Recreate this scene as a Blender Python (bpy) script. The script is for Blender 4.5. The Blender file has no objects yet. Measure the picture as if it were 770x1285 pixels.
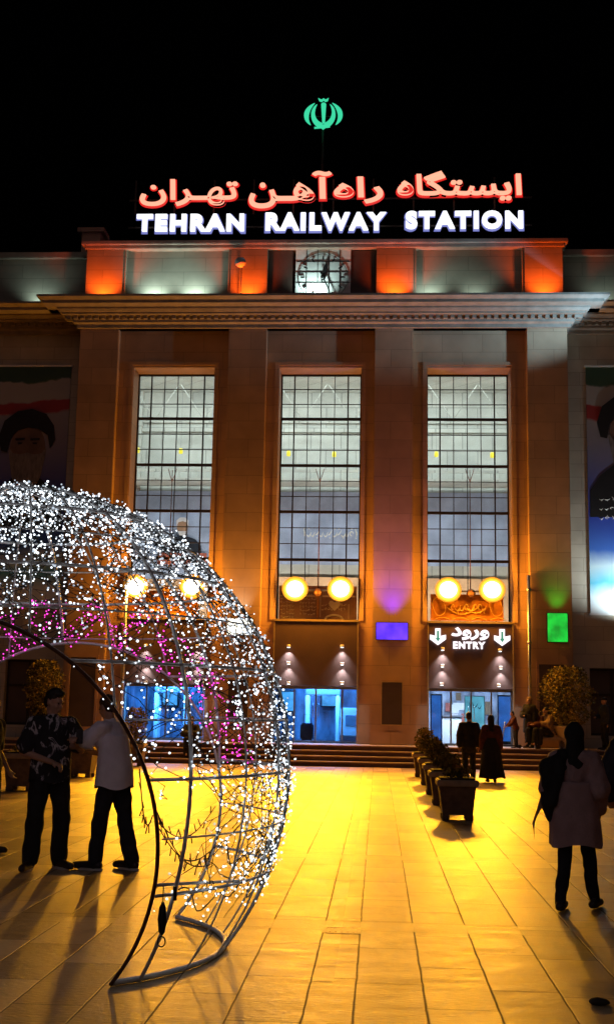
import bpy, bmesh, math, random
from mathutils import Vector, Matrix, noise
random.seed(7)
sc = bpy.context.scene
COL = sc.collection
PI = math.pi

# ------------------------------------------------------------------ camera
FPX, YAW, PITCH, ROLL, EYE = 1500.0, 0.0610888, 0.1638759, 0.0177963, 1.66
def cam_axes():
    f = Vector((-math.sin(YAW)*math.cos(PITCH), math.cos(YAW)*math.cos(PITCH), math.sin(PITCH)))
    r = Vector((math.cos(YAW), math.sin(YAW), 0)); u = r.cross(f)
    c, s = math.cos(ROLL), math.sin(ROLL)
    return c*r + s*u, -s*r + c*u, f
RX, UP, FW = cam_axes()
def ray(px, py):
    return RX*((px-385)/FPX) + UP*(-(py-642.5)/FPX) + FW
def at(px, py, Y):                       # survey point of the photo on the vertical plane y = Y
    d = ray(px, py); t = Y/d.y
    return Vector((d.x*t, Y, d.z*t+EYE))
def gnd(px, py):
    d = ray(px, py); t = -EYE/d.z
    return Vector((d.x*t, d.y*t, 0))
cd = bpy.data.cameras.new('camera'); cam = bpy.data.objects.new('camera', cd); COL.objects.link(cam)
cd.sensor_fit = 'VERTICAL'; cd.sensor_height = 24; cd.lens = FPX/1285*24; cd.clip_end = 3000; cd.clip_start = .05
cam.matrix_world = Matrix(((RX.x, UP.x, -FW.x, 0), (RX.y, UP.y, -FW.y, 0), (RX.z, UP.z, -FW.z, EYE), (0, 0, 0, 1)))
sc.camera = cam

# ------------------------------------------------------------------ materials
M = {}
def nodes_of(name):
    m = bpy.data.materials.new(name); m.use_nodes = True
    nt = m.node_tree; b = nt.nodes['Principled BSDF']
    return m, nt, b
def mat(name, col, rough=.6, metal=0., var=.18, scale=6., bump=0., bscale=None, spec=.4, stretch=(1,1,1)):
    m, nt, b = nodes_of(name)
    tc = nt.nodes.new('ShaderNodeTexCoord'); mp = nt.nodes.new('ShaderNodeMapping'); mp.inputs['Scale'].default_value = stretch
    nt.links.new(tc.outputs['Object'], mp.inputs['Vector'])
    n = nt.nodes.new('ShaderNodeTexNoise'); n.inputs['Scale'].default_value = scale; n.inputs['Detail'].default_value = 6
    nt.links.new(mp.outputs['Vector'], n.inputs['Vector'])
    r = nt.nodes.new('ShaderNodeValToRGB')
    r.color_ramp.elements[0].position = .3; r.color_ramp.elements[1].position = .7
    r.color_ramp.elements[0].color = [max(0, c*(1-var)) for c in col] + [1]
    r.color_ramp.elements[1].color = [min(1, c*(1+var)) for c in col] + [1]
    nt.links.new(n.outputs['Fac'], r.inputs['Fac']); nt.links.new(r.outputs['Color'], b.inputs['Base Color'])
    b.inputs['Roughness'].default_value = rough; b.inputs['Metallic'].default_value = metal
    b.inputs['Specular IOR Level'].default_value = spec
    if bump:
        n2 = nt.nodes.new('ShaderNodeTexNoise'); n2.inputs['Scale'].default_value = bscale or scale*4; n2.inputs['Detail'].default_value = 5
        nt.links.new(mp.outputs['Vector'], n2.inputs['Vector'])
        bp = nt.nodes.new('ShaderNodeBump'); bp.inputs['Strength'].default_value = bump; bp.inputs['Distance'].default_value = .02
        nt.links.new(n2.outputs['Fac'], bp.inputs['Height']); nt.links.new(bp.outputs['Normal'], b.inputs['Normal'])
    M[name] = m
    return m
def emit(name, col, s, base=(.05,.05,.05), sampling=True, vscale=None):
    m, nt, b = nodes_of(name)
    b.inputs['Base Color'].default_value = (*base, 1); b.inputs['Roughness'].default_value = .4
    b.inputs['Emission Color'].default_value = (*col, 1); b.inputs['Emission Strength'].default_value = s
    if vscale:                                # lamp panels are never perfectly even
        tc = nt.nodes.new('ShaderNodeTexCoord'); n = nt.nodes.new('ShaderNodeTexNoise'); n.inputs['Scale'].default_value = vscale
        mr = nt.nodes.new('ShaderNodeMapRange'); mr.inputs['From Min'].default_value = .3; mr.inputs['From Max'].default_value = .7
        mr.inputs['To Min'].default_value = .55*s; mr.inputs['To Max'].default_value = 1.35*s
        nt.links.new(tc.outputs['Object'], n.inputs['Vector']); nt.links.new(n.outputs['Fac'], mr.inputs['Value'])
        nt.links.new(mr.outputs['Result'], b.inputs['Emission Strength'])
    if not sampling: m.cycles.emission_sampling = 'NONE'
    M[name] = m
    return m

def stone_mat(name, c1, c2, bw, bh, mortar=.012, rough=.75):
    """ashlar: block courses on walls facing any way (u = x+y, v = z)"""
    m, nt, b = nodes_of(name); N = nt.nodes.new; L = nt.links.new
    g = N('ShaderNodeNewGeometry'); sx = N('ShaderNodeSeparateXYZ'); L(g.outputs['Position'], sx.inputs[0])
    ad = N('ShaderNodeMath'); ad.operation = 'ADD'; L(sx.outputs['X'], ad.inputs[0]); L(sx.outputs['Y'], ad.inputs[1])
    cb = N('ShaderNodeCombineXYZ'); L(ad.outputs[0], cb.inputs['X']); L(sx.outputs['Z'], cb.inputs['Y'])
    br = N('ShaderNodeTexBrick'); L(cb.outputs[0], br.inputs['Vector'])
    br.inputs['Color1'].default_value = (*c1, 1); br.inputs['Color2'].default_value = (*c2, 1)
    br.inputs['Mortar'].default_value = (c1[0]*.66, c1[1]*.66, c1[2]*.66, 1)
    br.inputs['Scale'].default_value = 1; br.inputs['Brick Width'].default_value = bw; br.inputs['Row Height'].default_value = bh
    br.inputs['Mortar Size'].default_value = mortar; br.inputs['Mortar Smooth'].default_value = .4
    n = N('ShaderNodeTexNoise'); n.inputs['Scale'].default_value = 1.3; n.inputs['Detail'].default_value = 8; L(g.outputs['Position'], n.inputs['Vector'])
    mr = N('ShaderNodeMapRange'); mr.inputs['From Min'].default_value = .3; mr.inputs['From Max'].default_value = .7; mr.inputs['To Min'].default_value = .86; mr.inputs['To Max'].default_value = 1.12
    L(n.outputs['Fac'], mr.inputs['Value'])
    mx = N('ShaderNodeMix'); mx.data_type = 'RGBA'; mx.blend_type = 'MULTIPLY'; mx.inputs['Factor'].default_value = 1
    L(br.outputs['Color'], mx.inputs['A']); L(mr.outputs['Result'], mx.inputs['B']); L(mx.outputs['Result'], b.inputs['Base Color'])
    b.inputs['Roughness'].default_value = rough; b.inputs['Specular IOR Level'].default_value = .3
    bp = N('ShaderNodeBump'); bp.inputs['Strength'].default_value = .2; bp.inputs['Distance'].default_value = .02; bp.invert = True
    n2 = N('ShaderNodeTexNoise'); n2.inputs['Scale'].default_value = 18; n2.inputs['Detail'].default_value = 6; L(g.outputs['Position'], n2.inputs['Vector'])
    a2 = N('ShaderNodeMath'); a2.operation = 'MULTIPLY_ADD'; a2.inputs[1].default_value = .25; L(n2.outputs['Fac'], a2.inputs[0]); L(br.outputs['Fac'], a2.inputs[2])
    L(a2.outputs[0], bp.inputs['Height']); L(bp.outputs['Normal'], b.inputs['Normal'])
    M[name] = m
    return m

stone_mat('stone', (.45,.285,.175), (.39,.245,.15), 1.35, .62)
stone_mat('stone_pale', (.47,.42,.34), (.41,.365,.295), 1.2, .45)
stone_mat('stone_attic', (.31,.28,.22), (.27,.245,.195), 1.5, .5)
mat('cornice_stone', (.27,.215,.17), .7, var=.2, scale=3, bump=.2)
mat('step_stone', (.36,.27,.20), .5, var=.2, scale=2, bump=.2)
mat('riser_shade', (.075,.035,.028), .6, var=.25, scale=3)  # step stone darkened: the shade on the risers is in this colour
mat('dark_panel', (.075,.05,.04), .55, var=.15, scale=2)
mat('fascia', (.085,.05,.043), .45, var=.12, scale=1.5)
mat('frame_metal', (.035,.026,.02), .45, .6)
mat('door_metal', (.30,.31,.33), .35, .8)
mat('steel', (.42,.43,.45), .32, .9, var=.2, scale=14)
mat('galvanised', (.84,.85,.87), .45, .15, var=.2, scale=14)
mat('rust_steel', (.16,.075,.05), .5, .5, var=.4, scale=20)
mat('brass_trim', (.50,.36,.17), .35, .6)
mat('wire', (.02,.025,.02), .6)
mat('black_plastic', (.015,.015,.016), .4)
stone_mat('hall_wall', (.68,.70,.68), (.58,.61,.60), 1.15, .82, .03)
mat('hall_blue', (.40,.48,.72), .7, var=.3, scale=.9)
mat('hall_glare', (.82,.50,.30), .7, var=.25, scale=1.2)  # floodlight glare in the lower panes put into a wall colour
mat('hall_red', (.45,.13,.10), .7)
mat('vest_wall', (.30,.34,.42), .6, var=.85, scale=2.2, stretch=(1,1,.5))
mat('vest_dark', (.06,.07,.09), .5)
mat('white_paint', (.75,.75,.74), .5, var=.05)
mat('cloth_orange', (.62,.24,.035), .75, var=.22, scale=5, bump=.15)
mat('gold_ink', (.85,.55,.12), .6, var=.1)
mat('board_mauve', (.30,.19,.19), .6, var=.12)
mat('print_white', (.80,.78,.76), .7, var=.04)
mat('planter', (.13,.085,.055), .75, var=.3, scale=9, bump=.25)
mat('planter_rim', (.34,.26,.18), .7, var=.2, scale=9)
mat('soil', (.05,.035,.025), .95, var=.3, scale=30)
mat('urn', (.55,.46,.33), .6, var=.12, scale=6)
mat('leaf', (.24,.18,.045), .85, var=.5, scale=3, spec=.1)
mat('leaf_dark', (.10,.09,.025), .85, var=.5, scale=4, spec=.1)
mat('bark', (.10,.07,.045), .9, var=.4, scale=20)
mat('skin', (.42,.25,.17), .55, var=.08, scale=8)
mat('hair', (.014,.011,.010), .5, var=.3, scale=40)
mat('hair_brown', (.05,.03,.02), .5, var=.3, scale=40)
mat('cloth_black', (.012,.012,.013), .85, var=.35, scale=8, bump=.3, bscale=60)
mat('denim', (.018,.019,.025), .85, var=.35, scale=12, bump=.3, bscale=90)
mat('cloth_grey', (.74,.72,.80), .85, var=.1, scale=7, bump=.3, bscale=60)
mat('cloth_mauve', (.36,.235,.24), .9, var=.15, scale=7, bump=.4, bscale=60)
mat('cloth_tan', (.22,.145,.085), .85, var=.15, scale=8)
mat('cloth_red', (.075,.018,.016), .85, var=.3, scale=9)
mat('cloth_navy', (.02,.026,.045), .85, var=.3, scale=9)
mat('shoe', (.03,.02,.018), .5, var=.2)
mat('sole', (.5,.46,.42), .7)
mat('iron', (.50,.36,.20), .4, 0.0, var=.35, scale=25, bump=.5)
mat('ink_skin', (.15,.09,.07), .7, var=.25, scale=2.5)
mat('ink_grey', (.17,.15,.15), .7, var=.35, scale=5, stretch=(3,1,1))
mat('ink_black', (.012,.010,.012), .7)
mat('eye', (.02,.015,.012), .2)
mat('pebble', (.05,.04,.035), .8, bump=.4)
# shirt print of large leaves, black with pale patches
def shirt_print():
    m, nt, b = nodes_of('shirt_print'); N = nt.nodes.new
    tc = N('ShaderNodeTexCoord'); mp = N('ShaderNodeMapping'); mp.inputs['Scale'].default_value = (9, 9, 6); mp.inputs['Rotation'].default_value = (.3,.5,.7)
    n = N('ShaderNodeTexNoise'); n.inputs['Scale'].default_value = 1; n.inputs['Detail'].default_value = 2; n.inputs['Distortion'].default_value = 1.6
    r = N('ShaderNodeValToRGB'); r.color_ramp.interpolation = 'CONSTANT'
    e = r.color_ramp.elements; e[0].color = (.012,.012,.014,1); e[1].position = .56; e[1].color = (.13,.13,.15,1)
    x = e.new(.6); x.color = (.42,.41,.43,1); x = e.new(.69); x.color = (.03,.03,.035,1)
    nt.links.new(tc.outputs['Object'], mp.inputs[0]); nt.links.new(mp.outputs[0], n.inputs['Vector']); nt.links.new(n.outputs['Fac'], r.inputs[0]); nt.links.new(r.outputs[0], b.inputs['Base Color'])
    b.inputs['Roughness'].default_value = .85; M['shirt_print'] = m
shirt_print()
def glass_mat(name, tint, refl):
    m = bpy.data.materials.new(name); m.use_nodes = True; nt = m.node_tree
    for n in list(nt.nodes): nt.nodes.remove(n)
    o = nt.nodes.new('ShaderNodeOutputMaterial'); t = nt.nodes.new('ShaderNodeBsdfTransparent'); g = nt.nodes.new('ShaderNodeBsdfGlossy')
    t.inputs[0].default_value = (*tint, 1); g.inputs['Roughness'].default_value = .06
    nz = nt.nodes.new('ShaderNodeTexNoise'); nz.inputs['Scale'].default_value = 2.5
    bp = nt.nodes.new('ShaderNodeBump'); bp.inputs['Strength'].default_value = .08; nt.links.new(nz.outputs['Fac'], bp.inputs['Height']); nt.links.new(bp.outputs['Normal'], g.inputs['Normal'])
    x = nt.nodes.new('ShaderNodeMixShader'); x.inputs[0].default_value = refl
    nt.links.new(t.outputs[0], x.inputs[1]); nt.links.new(g.outputs[0], x.inputs[2]); nt.links.new(x.outputs[0], o.inputs[0])
    M[name] = m
glass_mat('glass', (.86,.92,.90), .07)
glass_mat('glass_blue', (.75,.85,.98), .08)

emit('lens_core', (1,.80,.42), 14, sampling=False)
emit('halo_ring', (1,.50,.07), 1.5, sampling=False)  # orange glare halo as emission
def lens_halo_mat():  # lamp disc with its glare halo put into the emission falloff
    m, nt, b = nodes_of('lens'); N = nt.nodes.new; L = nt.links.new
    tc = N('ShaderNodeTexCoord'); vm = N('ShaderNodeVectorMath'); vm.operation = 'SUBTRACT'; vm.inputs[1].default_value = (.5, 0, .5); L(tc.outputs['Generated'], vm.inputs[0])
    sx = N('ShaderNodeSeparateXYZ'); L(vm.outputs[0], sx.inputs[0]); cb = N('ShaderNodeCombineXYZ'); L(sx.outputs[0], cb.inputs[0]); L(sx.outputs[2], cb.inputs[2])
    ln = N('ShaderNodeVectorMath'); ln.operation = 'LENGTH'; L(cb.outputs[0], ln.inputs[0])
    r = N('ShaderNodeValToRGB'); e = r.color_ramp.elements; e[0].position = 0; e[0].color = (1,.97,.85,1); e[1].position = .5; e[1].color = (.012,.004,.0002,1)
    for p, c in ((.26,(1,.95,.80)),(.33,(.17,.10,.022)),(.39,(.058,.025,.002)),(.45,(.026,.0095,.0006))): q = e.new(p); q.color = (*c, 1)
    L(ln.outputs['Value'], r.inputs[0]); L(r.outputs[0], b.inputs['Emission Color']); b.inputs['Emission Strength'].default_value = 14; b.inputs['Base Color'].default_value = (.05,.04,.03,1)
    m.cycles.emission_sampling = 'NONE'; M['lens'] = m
lens_halo_mat()
emit('bulb_white', (.86,.94,1.0), 2.6)
emit('bulb_dim', (.74,.86,1.0), .8)
emit('bulb_pink', (1.0,.05,.58), 3.0)
emit('bulb_yellow', (1,.80,.06), 1.5)
emit('box_violet', (.10,.03,1.0), 1.6, vscale=3)
emit('box_green', (.01,.75,.06), .75, vscale=3)
emit('box_white', (1,.93,.78), 3)
emit('sign_red_face', (1.0,.39,.25), 1.35); emit('sign_red_halo', (1.0,.012,.01), .75)  # second colour: glare halo round the red letters, put into emission
emit('sign_white_face', (.95,.97,1.0), 1.6); emit('sign_blue_halo', (.30,.34,1.0), .55)  # blue one stands in for the glare round the white letters
emit('sign_green', (.05,.80,.42), .9)
emit('entry_white', (1,.93,1.0), 1.5); emit('arrow_green', (.02,.55,.35), .5)
emit('poster_lit', (.25,.80,.85), .75, vscale=2)
emit('screen_cyan', (.12,.55,1.0), 1.0, vscale=4)
emit('blue_glow', (.05,.28,.85), .55, vscale=2.5)
emit('cool_lamp', (.85,.95,1.0), 4)
mat('sign_back', (.012,.012,.014), .7)

# ------------------------------------------------------------------ mesh builder
class MB:
    def __init__(s): s.v = []; s.f = []; s.m = []; s.cur = 0; s.smooth = False; s.sm = []
    def add(s, vs, fs, sm=None):
        b = len(s.v); s.v += [Vector(v) for v in vs]
        for f in fs: s.f.append([b+i for i in f]); s.m.append(s.cur); s.sm.append(s.smooth if sm is None else sm)
        return s
    def box(s, x0, x1, y0, y1, z0, z1):
        return s.add([(x0,y0,z0),(x1,y0,z0),(x1,y1,z0),(x0,y1,z0),(x0,y0,z1),(x1,y0,z1),(x1,y1,z1),(x0,y1,z1)],
              [(0,3,2,1),(4,5,6,7),(0,1,5,4),(1,2,6,5),(2,3,7,6),(3,0,4,7)], False)
    def bevbox(s, x0, x1, y0, y1, z0, z1, b=.02):
        bm = bmesh.new(); bmesh.ops.create_cube(bm, size=1)
        for v in bm.verts: v.co = Vector(((x0+x1)/2+v.co.x*(x1-x0), (y0+y1)/2+v.co.y*(y1-y0), (z0+z1)/2+v.co.z*(z1-z0)))
        bmesh.ops.bevel(bm, geom=bm.edges[:], offset=b, segments=2, affect='EDGES')
        bm.verts.index_update(); s.add([v.co.copy() for v in bm.verts], [[v.index for v in f.verts] for f in bm.faces], False); bm.free(); return s
    def poly(s, pts): return s.add(pts, [list(range(len(pts)))], False)
    def prism_xz(s, pts, y0, y1):           # outline in x,z extruded from y0 (front) to y1
        n = len(pts)
        return s.add([(x, y0, z) for x, z in pts]+[(x, y1, z) for x, z in pts],
              [list(range(n)), list(range(2*n-1, n-1, -1))]+[(i, n+i, n+(i+1) % n, (i+1) % n) for i in range(n)], False)
    def tube(s, path, r, n=8, closed=False, cap=True):
        P = [Vector(p) for p in path]; k = len(P)
        if k < 2: return s
        vs = []; prev = None
        for i, p in enumerate(P):
            a = P[(i-1) % k] if (closed or i) else p; c = P[(i+1) % k] if (closed or i < k-1) else p
            t = (c-a); t = t.normalized() if t.length > 1e-9 else Vector((0,0,1))
            if prev is None:
                up = Vector((0,0,1)) if abs(t.z) < .9 else Vector((1,0,0)); nrm = (up-t*up.dot(t)).normalized()
            else: nrm = (prev-t*prev.dot(t)); nrm = nrm.normalized() if nrm.length > 1e-6 else prev
            prev = nrm; bn = t.cross(nrm); rr = r[i] if isinstance(r, (list, tuple)) else r
            for j in range(n):
                a_ = 2*PI*j/n; vs.append(p+(nrm*math.cos(a_)+bn*math.sin(a_))*rr)
        fs = []
        for i in range(k if closed else k-1):
            for j in range(n):
                q = (i+1) % k; fs.append((i*n+j, i*n+(j+1) % n, q*n+(j+1) % n, q*n+j))
        if cap and not closed: fs += [list(range(n-1, -1, -1)), [(k-1)*n+j for j in range(n)]]
        return s.add(vs, fs, True)
    def lathe(s, prof, c=(0,0,0), n=20):
        vs = []; fs = []; k = len(prof)
        for r, z in prof:
            for j in range(n): a = 2*PI*j/n; vs.append((c[0]+r*math.cos(a), c[1]+r*math.sin(a), c[2]+z))
        for i in range(k-1):
            for j in range(n): fs.append((i*n+j, i*n+(j+1) % n, (i+1)*n+(j+1) % n, (i+1)*n+j))
        fs += [list(range(n-1, -1, -1)), [(k-1)*n+j for j in range(n)]]
        return s.add(vs, fs, True)
    def ell(s, c, r, rot=None, n=14, k=9):
        if not isinstance(r, (tuple, list)): r = (r, r, r)
        vs = []; fs = []; c = Vector(c)
        for i in range(k+1):
            th = PI*i/k
            for j in range(n):
                a = 2*PI*j/n; p = Vector((r[0]*math.sin(th)*math.cos(a), r[1]*math.sin(th)*math.sin(a), -r[2]*math.cos(th)))
                if rot: p = rot @ p
                vs.append(c+p)
        for i in range(k):
            for j in range(n): fs.append((i*n+j, i*n+(j+1) % n, (i+1)*n+(j+1) % n, (i+1)*n+j))
        return s.add(vs, fs, True)
    def cone(s, a, b, ra, rb, n=14):         # rounded, tapered limb
        a = Vector(a); b = Vector(b); d = b-a; L = d.length
        if L < 1e-6: return s.ell(a, ra)
        d /= L; P = []; R = []
        for i in range(5): t = PI/2*i/4; P.append(a-d*ra*math.cos(t)); R.append(max(.0005, ra*math.sin(t)))
        for i in range(5): t = PI/2*i/4; P.append(b+d*rb*math.sin(t)); R.append(max(.0005, rb*math.cos(t)))
        return s.tube(P, R, n)
    def ico(s, c, r):
        t = (1+5**.5)/2; q = r/math.sqrt(1+t*t)
        vs = [(-1,t,0),(1,t,0),(-1,-t,0),(1,-t,0),(0,-1,t),(0,1,t),(0,-1,-t),(0,1,-t),(t,0,-1),(t,0,1),(-t,0,-1),(-t,0,1)]
        fs = [(0,11,5),(0,5,1),(0,1,7),(0,7,10),(0,10,11),(1,5,9),(5,11,4),(11,10,2),(10,7,6),(7,1,8),(3,9,4),(3,4,2),(3,2,6),(3,6,8),(3,8,9),(4,9,5),(2,4,11),(6,2,10),(8,6,7),(9,8,1)]
        return s.add([Vector(c)+Vector(v)*q for v in vs], fs, True)
    def build(s, name, mats, parent=None):
        if not isinstance(mats, (list, tuple)): mats = [mats]
        off = wloc(parent)
        me = bpy.data.meshes.new(name); me.from_pydata([v-off for v in s.v], [], s.f)
        for m in mats: me.materials.append(M[m] if isinstance(m, str) else m)
        me.polygons.foreach_set('material_index', s.m); me.polygons.foreach_set('use_smooth', s.sm); me.update()
        o = bpy.data.objects.new(name, me); COL.objects.link(o)
        if parent: o.parent = parent
        return o
def wloc(o):
    v = Vector((0,0,0))
    while o is not None: v = v+Vector(o.location); o = o.parent
    return v
def tag(o, label=None, cat=None, group=None, kind=None):
    if label: o['label'] = label
    if cat: o['category'] = cat
    if group: o['group'] = group
    if kind: o['kind'] = kind
    return o
def thing(name, label, cat, loc=(0,0,0), group=None):
    o = bpy.data.objects.new(name, None); o.location = loc; o.empty_display_size = .2; COL.objects.link(o)
    return tag(o, label, cat, group)
def copy_tree(o, parent=None):
    c = o.copy(); COL.objects.link(c)
    if parent: c.parent = parent
    for ch in [x for x in bpy.data.objects if x.parent == o]: copy_tree(ch, c)
    return c
def light(kind, name, loc, power, col, aim=None, **k):
    l = bpy.data.lights.new(name, kind); l.energy = power; l.color = col
    for a, b in k.items(): setattr(l, a, b)
    o = bpy.data.objects.new(name, l); o.location = loc; COL.objects.link(o)
    if aim is not None:
        o.rotation_euler = (Vector(aim)-Vector(loc)).to_track_quat('-Z', 'Y').to_euler()
    return o
def text_mesh(body, x0, x1, z0, z1, y, depth, bold=.0, space=1.0):
    """lettering as a mesh in the plane y, fitted into x0..x1, z0..z1, front face towards the square"""
    c = bpy.data.curves.new('lettering', 'FONT'); c.body = body; c.offset = bold; c.space_character = space; c.extrude = .05; c.resolution_u = 5
    o = bpy.data.objects.new('lettering', c); COL.objects.link(o); bpy.context.view_layer.update()
    me = bpy.data.meshes.new_from_object(o.evaluated_get(bpy.context.evaluated_depsgraph_get()))
    bpy.data.objects.remove(o)
    bm = bmesh.new(); bm.from_mesh(me); bmesh.ops.remove_doubles(bm, verts=bm.verts[:], dist=.0006); bm.to_mesh(me); bm.free()
    xs = [v.co.x for v in me.vertices]; ys = [v.co.y for v in me.vertices]
    a, b, e, f = min(xs), max(xs), min(ys), max(ys)
    vs = [Vector((x0+(v.co.x-a)/(b-a)*(x1-x0), y-(v.co.z/.05*.5)*depth, z0+(v.co.y-e)/(f-e)*(z1-z0))) for v in me.vertices]
    par = list(range(len(vs)))
    def root(i):
        while par[i] != i: par[i] = par[par[i]]; i = par[i]
        return i
    for p in me.polygons:
        a0 = root(p.vertices[0])
        for q in p.vertices[1:]: par[root(q)] = a0
    ids = {}
    for i, v in enumerate(vs): v.y -= .004*ids.setdefault(root(i), len(ids))
    mb = MB(); mb.add(vs, [list(p.vertices) for p in me.polygons], False); bpy.data.meshes.remove(me)
    return mb

# ------------------------------------------------------------------ sky, ground, steps
w = bpy.data.worlds.new('World'); sc.world = w; w.use_nodes = True
bg = w.node_tree.nodes['Background']; sky = w.node_tree.nodes.new('ShaderNodeTexSky'); sky.sky_type = 'NISHITA'; sky.sun_disc = False
sky.sun_elevation = math.radians(-4); sky.sun_rotation = math.radians(180)
w.node_tree.links.new(sky.outputs[0], bg.inputs[0]); bg.inputs['Strength'].default_value = .006

def ground_mat():
    m, nt, b = nodes_of('paving'); N = nt.nodes.new; L = nt.links.new
    def mth(op, a, bb=None, c=None):
        n = N('ShaderNodeMath'); n.operation = op
        for i, q in enumerate((a, bb, c)):
            if q is None: continue
            if isinstance(q, (int, float)): n.inputs[i].default_value = q
            else: L(q, n.inputs[i])
        return n.outputs[0]
    g = N('ShaderNodeNewGeometry'); sx = N('ShaderNodeSeparateXYZ'); L(g.outputs['Position'], sx.inputs[0])
    X, Y = sx.outputs['X'], sx.outputs['Y']
    wn = N('ShaderNodeTexNoise'); wn.inputs['Scale'].default_value = 3; wn.inputs['Detail'].default_value = 3; L(g.outputs['Position'], wn.inputs['Vector'])
    Xw = mth('ADD', X, mth('MULTIPLY', mth('SUBTRACT', wn.outputs['Fac'], .5), .014))
    left = mth('LESS_THAN', X, -.26)
    xs = mth('ADD', mth('ADD', Xw, .12), mth('MULTIPLY', left, .28))
    q = mth('DIVIDE', xs, .41); fr = mth('FRACT', q)
    dist = mth('MULTIPLY', mth('MINIMUM', fr, mth('SUBTRACT', 1, fr)), .41)
    # joints get clogged with dirt here and there, so their width wanders
    jn = N('ShaderNodeTexNoise'); jn.inputs['Scale'].default_value = 1.1; jn.inputs['Detail'].default_value = 4; L(g.outputs['Position'], jn.inputs['Vector'])
    jw = mth('ADD', .003, mth('MULTIPLY', jn.outputs['Fac'], .011))
    jl = mth('SUBTRACT', 1, mth('MINIMUM', 1, mth('DIVIDE', dist, jw)))
    # plain cross bands without long joints, every 4.45 m
    yb = mth('MULTIPLY', mth('FRACT', mth('DIVIDE', mth('SUBTRACT', Y, 9.55), 4.45)), 4.45)
    inb = mth('LESS_THAN', yb, .40)
    jl = mth('MULTIPLY', jl, mth('SUBTRACT', 1, mth('MULTIPLY', inb, .93)))
    be = mth('MINIMUM', yb, mth('ABSOLUTE', mth('SUBTRACT', yb, .40)))
    jb = mth('MULTIPLY', mth('LESS_THAN', be, .008), .45)
    # short cross joints, staggered strip by strip
    cell = mth('FLOOR', q); st = mth('MULTIPLY', mth('FRACT', mth('MULTIPLY', cell, .377)), 1.6)
    yy = mth('DIVIDE', mth('ADD', Y, st), 1.11); cy = mth('FLOOR', yy); fy = mth('FRACT', yy)
    dy = mth('MULTIPLY', mth('MINIMUM', fy, mth('SUBTRACT', 1, fy)), 1.11)
    jc = mth('MULTIPLY', mth('LESS_THAN', dy, .007), .62)
    joint = mth('MAXIMUM', jl, mth('MAXIMUM', jb, jc))
    wv = N('ShaderNodeTexWhiteNoise'); wv.noise_dimensions = '2D'; cb = N('ShaderNodeCombineXYZ'); L(cell, cb.inputs[0]); L(cy, cb.inputs[1]); L(cb.outputs[0], wv.inputs['Vector'])
    mp = N('ShaderNodeMapping'); mp.inputs['Scale'].default_value = (1.0, 4.5, 1); L(g.outputs['Position'], mp.inputs[0])
    n1 = N('ShaderNodeTexNoise'); n1.inputs['Scale'].default_value = 1.9; n1.inputs['Detail'].default_value = 12; n1.inputs['Roughness'].default_value = .74; L(mp.outputs[0], n1.inputs['Vector'])
    n3 = N('ShaderNodeTexNoise'); n3.inputs['Scale'].default_value = .35; n3.inputs['Detail'].default_value = 5; L(g.outputs['Position'], n3.inputs['Vector'])
    v = mth('ADD', mth('MULTIPLY', wv.outputs['Value'], .42), mth('ADD', mth('MULTIPLY', n1.outputs['Fac'], .5), mth('MULTIPLY', n3.outputs['Fac'], .45)))
    r = N('ShaderNodeValToRGB'); r.color_ramp.elements[0].position = .46; r.color_ramp.elements[0].color = (.13,.085,.046,1)
    r.color_ramp.elements[1].position = .86; r.color_ramp.elements[1].color = (.47,.35,.19,1); L(v, r.inputs[0])
    mx = N('ShaderNodeMix'); mx.data_type = 'RGBA'; L(joint, mx.inputs['Factor']); L(r.outputs[0], mx.inputs['A']); mx.inputs['B'].default_value = (.035,.026,.02,1)
    sn = N('ShaderNodeTexNoise'); sn.inputs['Scale'].default_value = .9; sn.inputs['Detail'].default_value = 8; sn.inputs['Roughness'].default_value = .7; sn.inputs['Distortion'].default_value = .8; L(g.outputs['Position'], sn.inputs['Vector'])
    sr = N('ShaderNodeMapRange'); sr.inputs['From Min'].default_value = .52; sr.inputs['From Max'].default_value = .68; sr.inputs['To Min'].default_value = 1; sr.inputs['To Max'].default_value = .48; L(sn.outputs['Fac'], sr.inputs['Value'])
    vo = N('ShaderNodeTexVoronoi'); vo.inputs['Scale'].default_value = 2.2; L(g.outputs['Position'], vo.inputs['Vector'])
    vs_ = N('ShaderNodeMapRange'); vs_.inputs['From Min'].default_value = .035; vs_.inputs['From Max'].default_value = .06; vs_.inputs['To Min'].default_value = .5; vs_.inputs['To Max'].default_value = 1; L(vo.outputs['Distance'], vs_.inputs['Value'])
    m2 = N('ShaderNodeMix'); m2.data_type = 'RGBA'; m2.blend_type = 'MULTIPLY'; m2.inputs['Factor'].default_value = 1; L(mx.outputs['Result'], m2.inputs['A']); L(mth('MULTIPLY', sr.outputs['Result'], vs_.outputs['Result']), m2.inputs['B'])
    L(m2.outputs['Result'], b.inputs['Base Color'])
    rr = mth('ADD', .12, mth('MULTIPLY', n1.outputs['Fac'], .60)); L(mth('ADD', rr, mth('MULTIPLY', joint, .3)), b.inputs['Roughness'])
    b.inputs['Specular IOR Level'].default_value = .5
    n4 = N('ShaderNodeTexNoise'); n4.inputs['Scale'].default_value = 13; n4.inputs['Detail'].default_value = 6; L(mp.outputs[0], n4.inputs['Vector'])
    hgt = mth('SUBTRACT', mth('MULTIPLY', n4.outputs['Fac'], .5), mth('MULTIPLY', joint, .35))
    bp = N('ShaderNodeBump'); bp.inputs['Strength'].default_value = .85; bp.inputs['Distance'].default_value = .016; L(hgt, bp.inputs['Height']); L(bp.outputs['Normal'], b.inputs['Normal'])
    M['paving'] = m
ground_mat()
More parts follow.
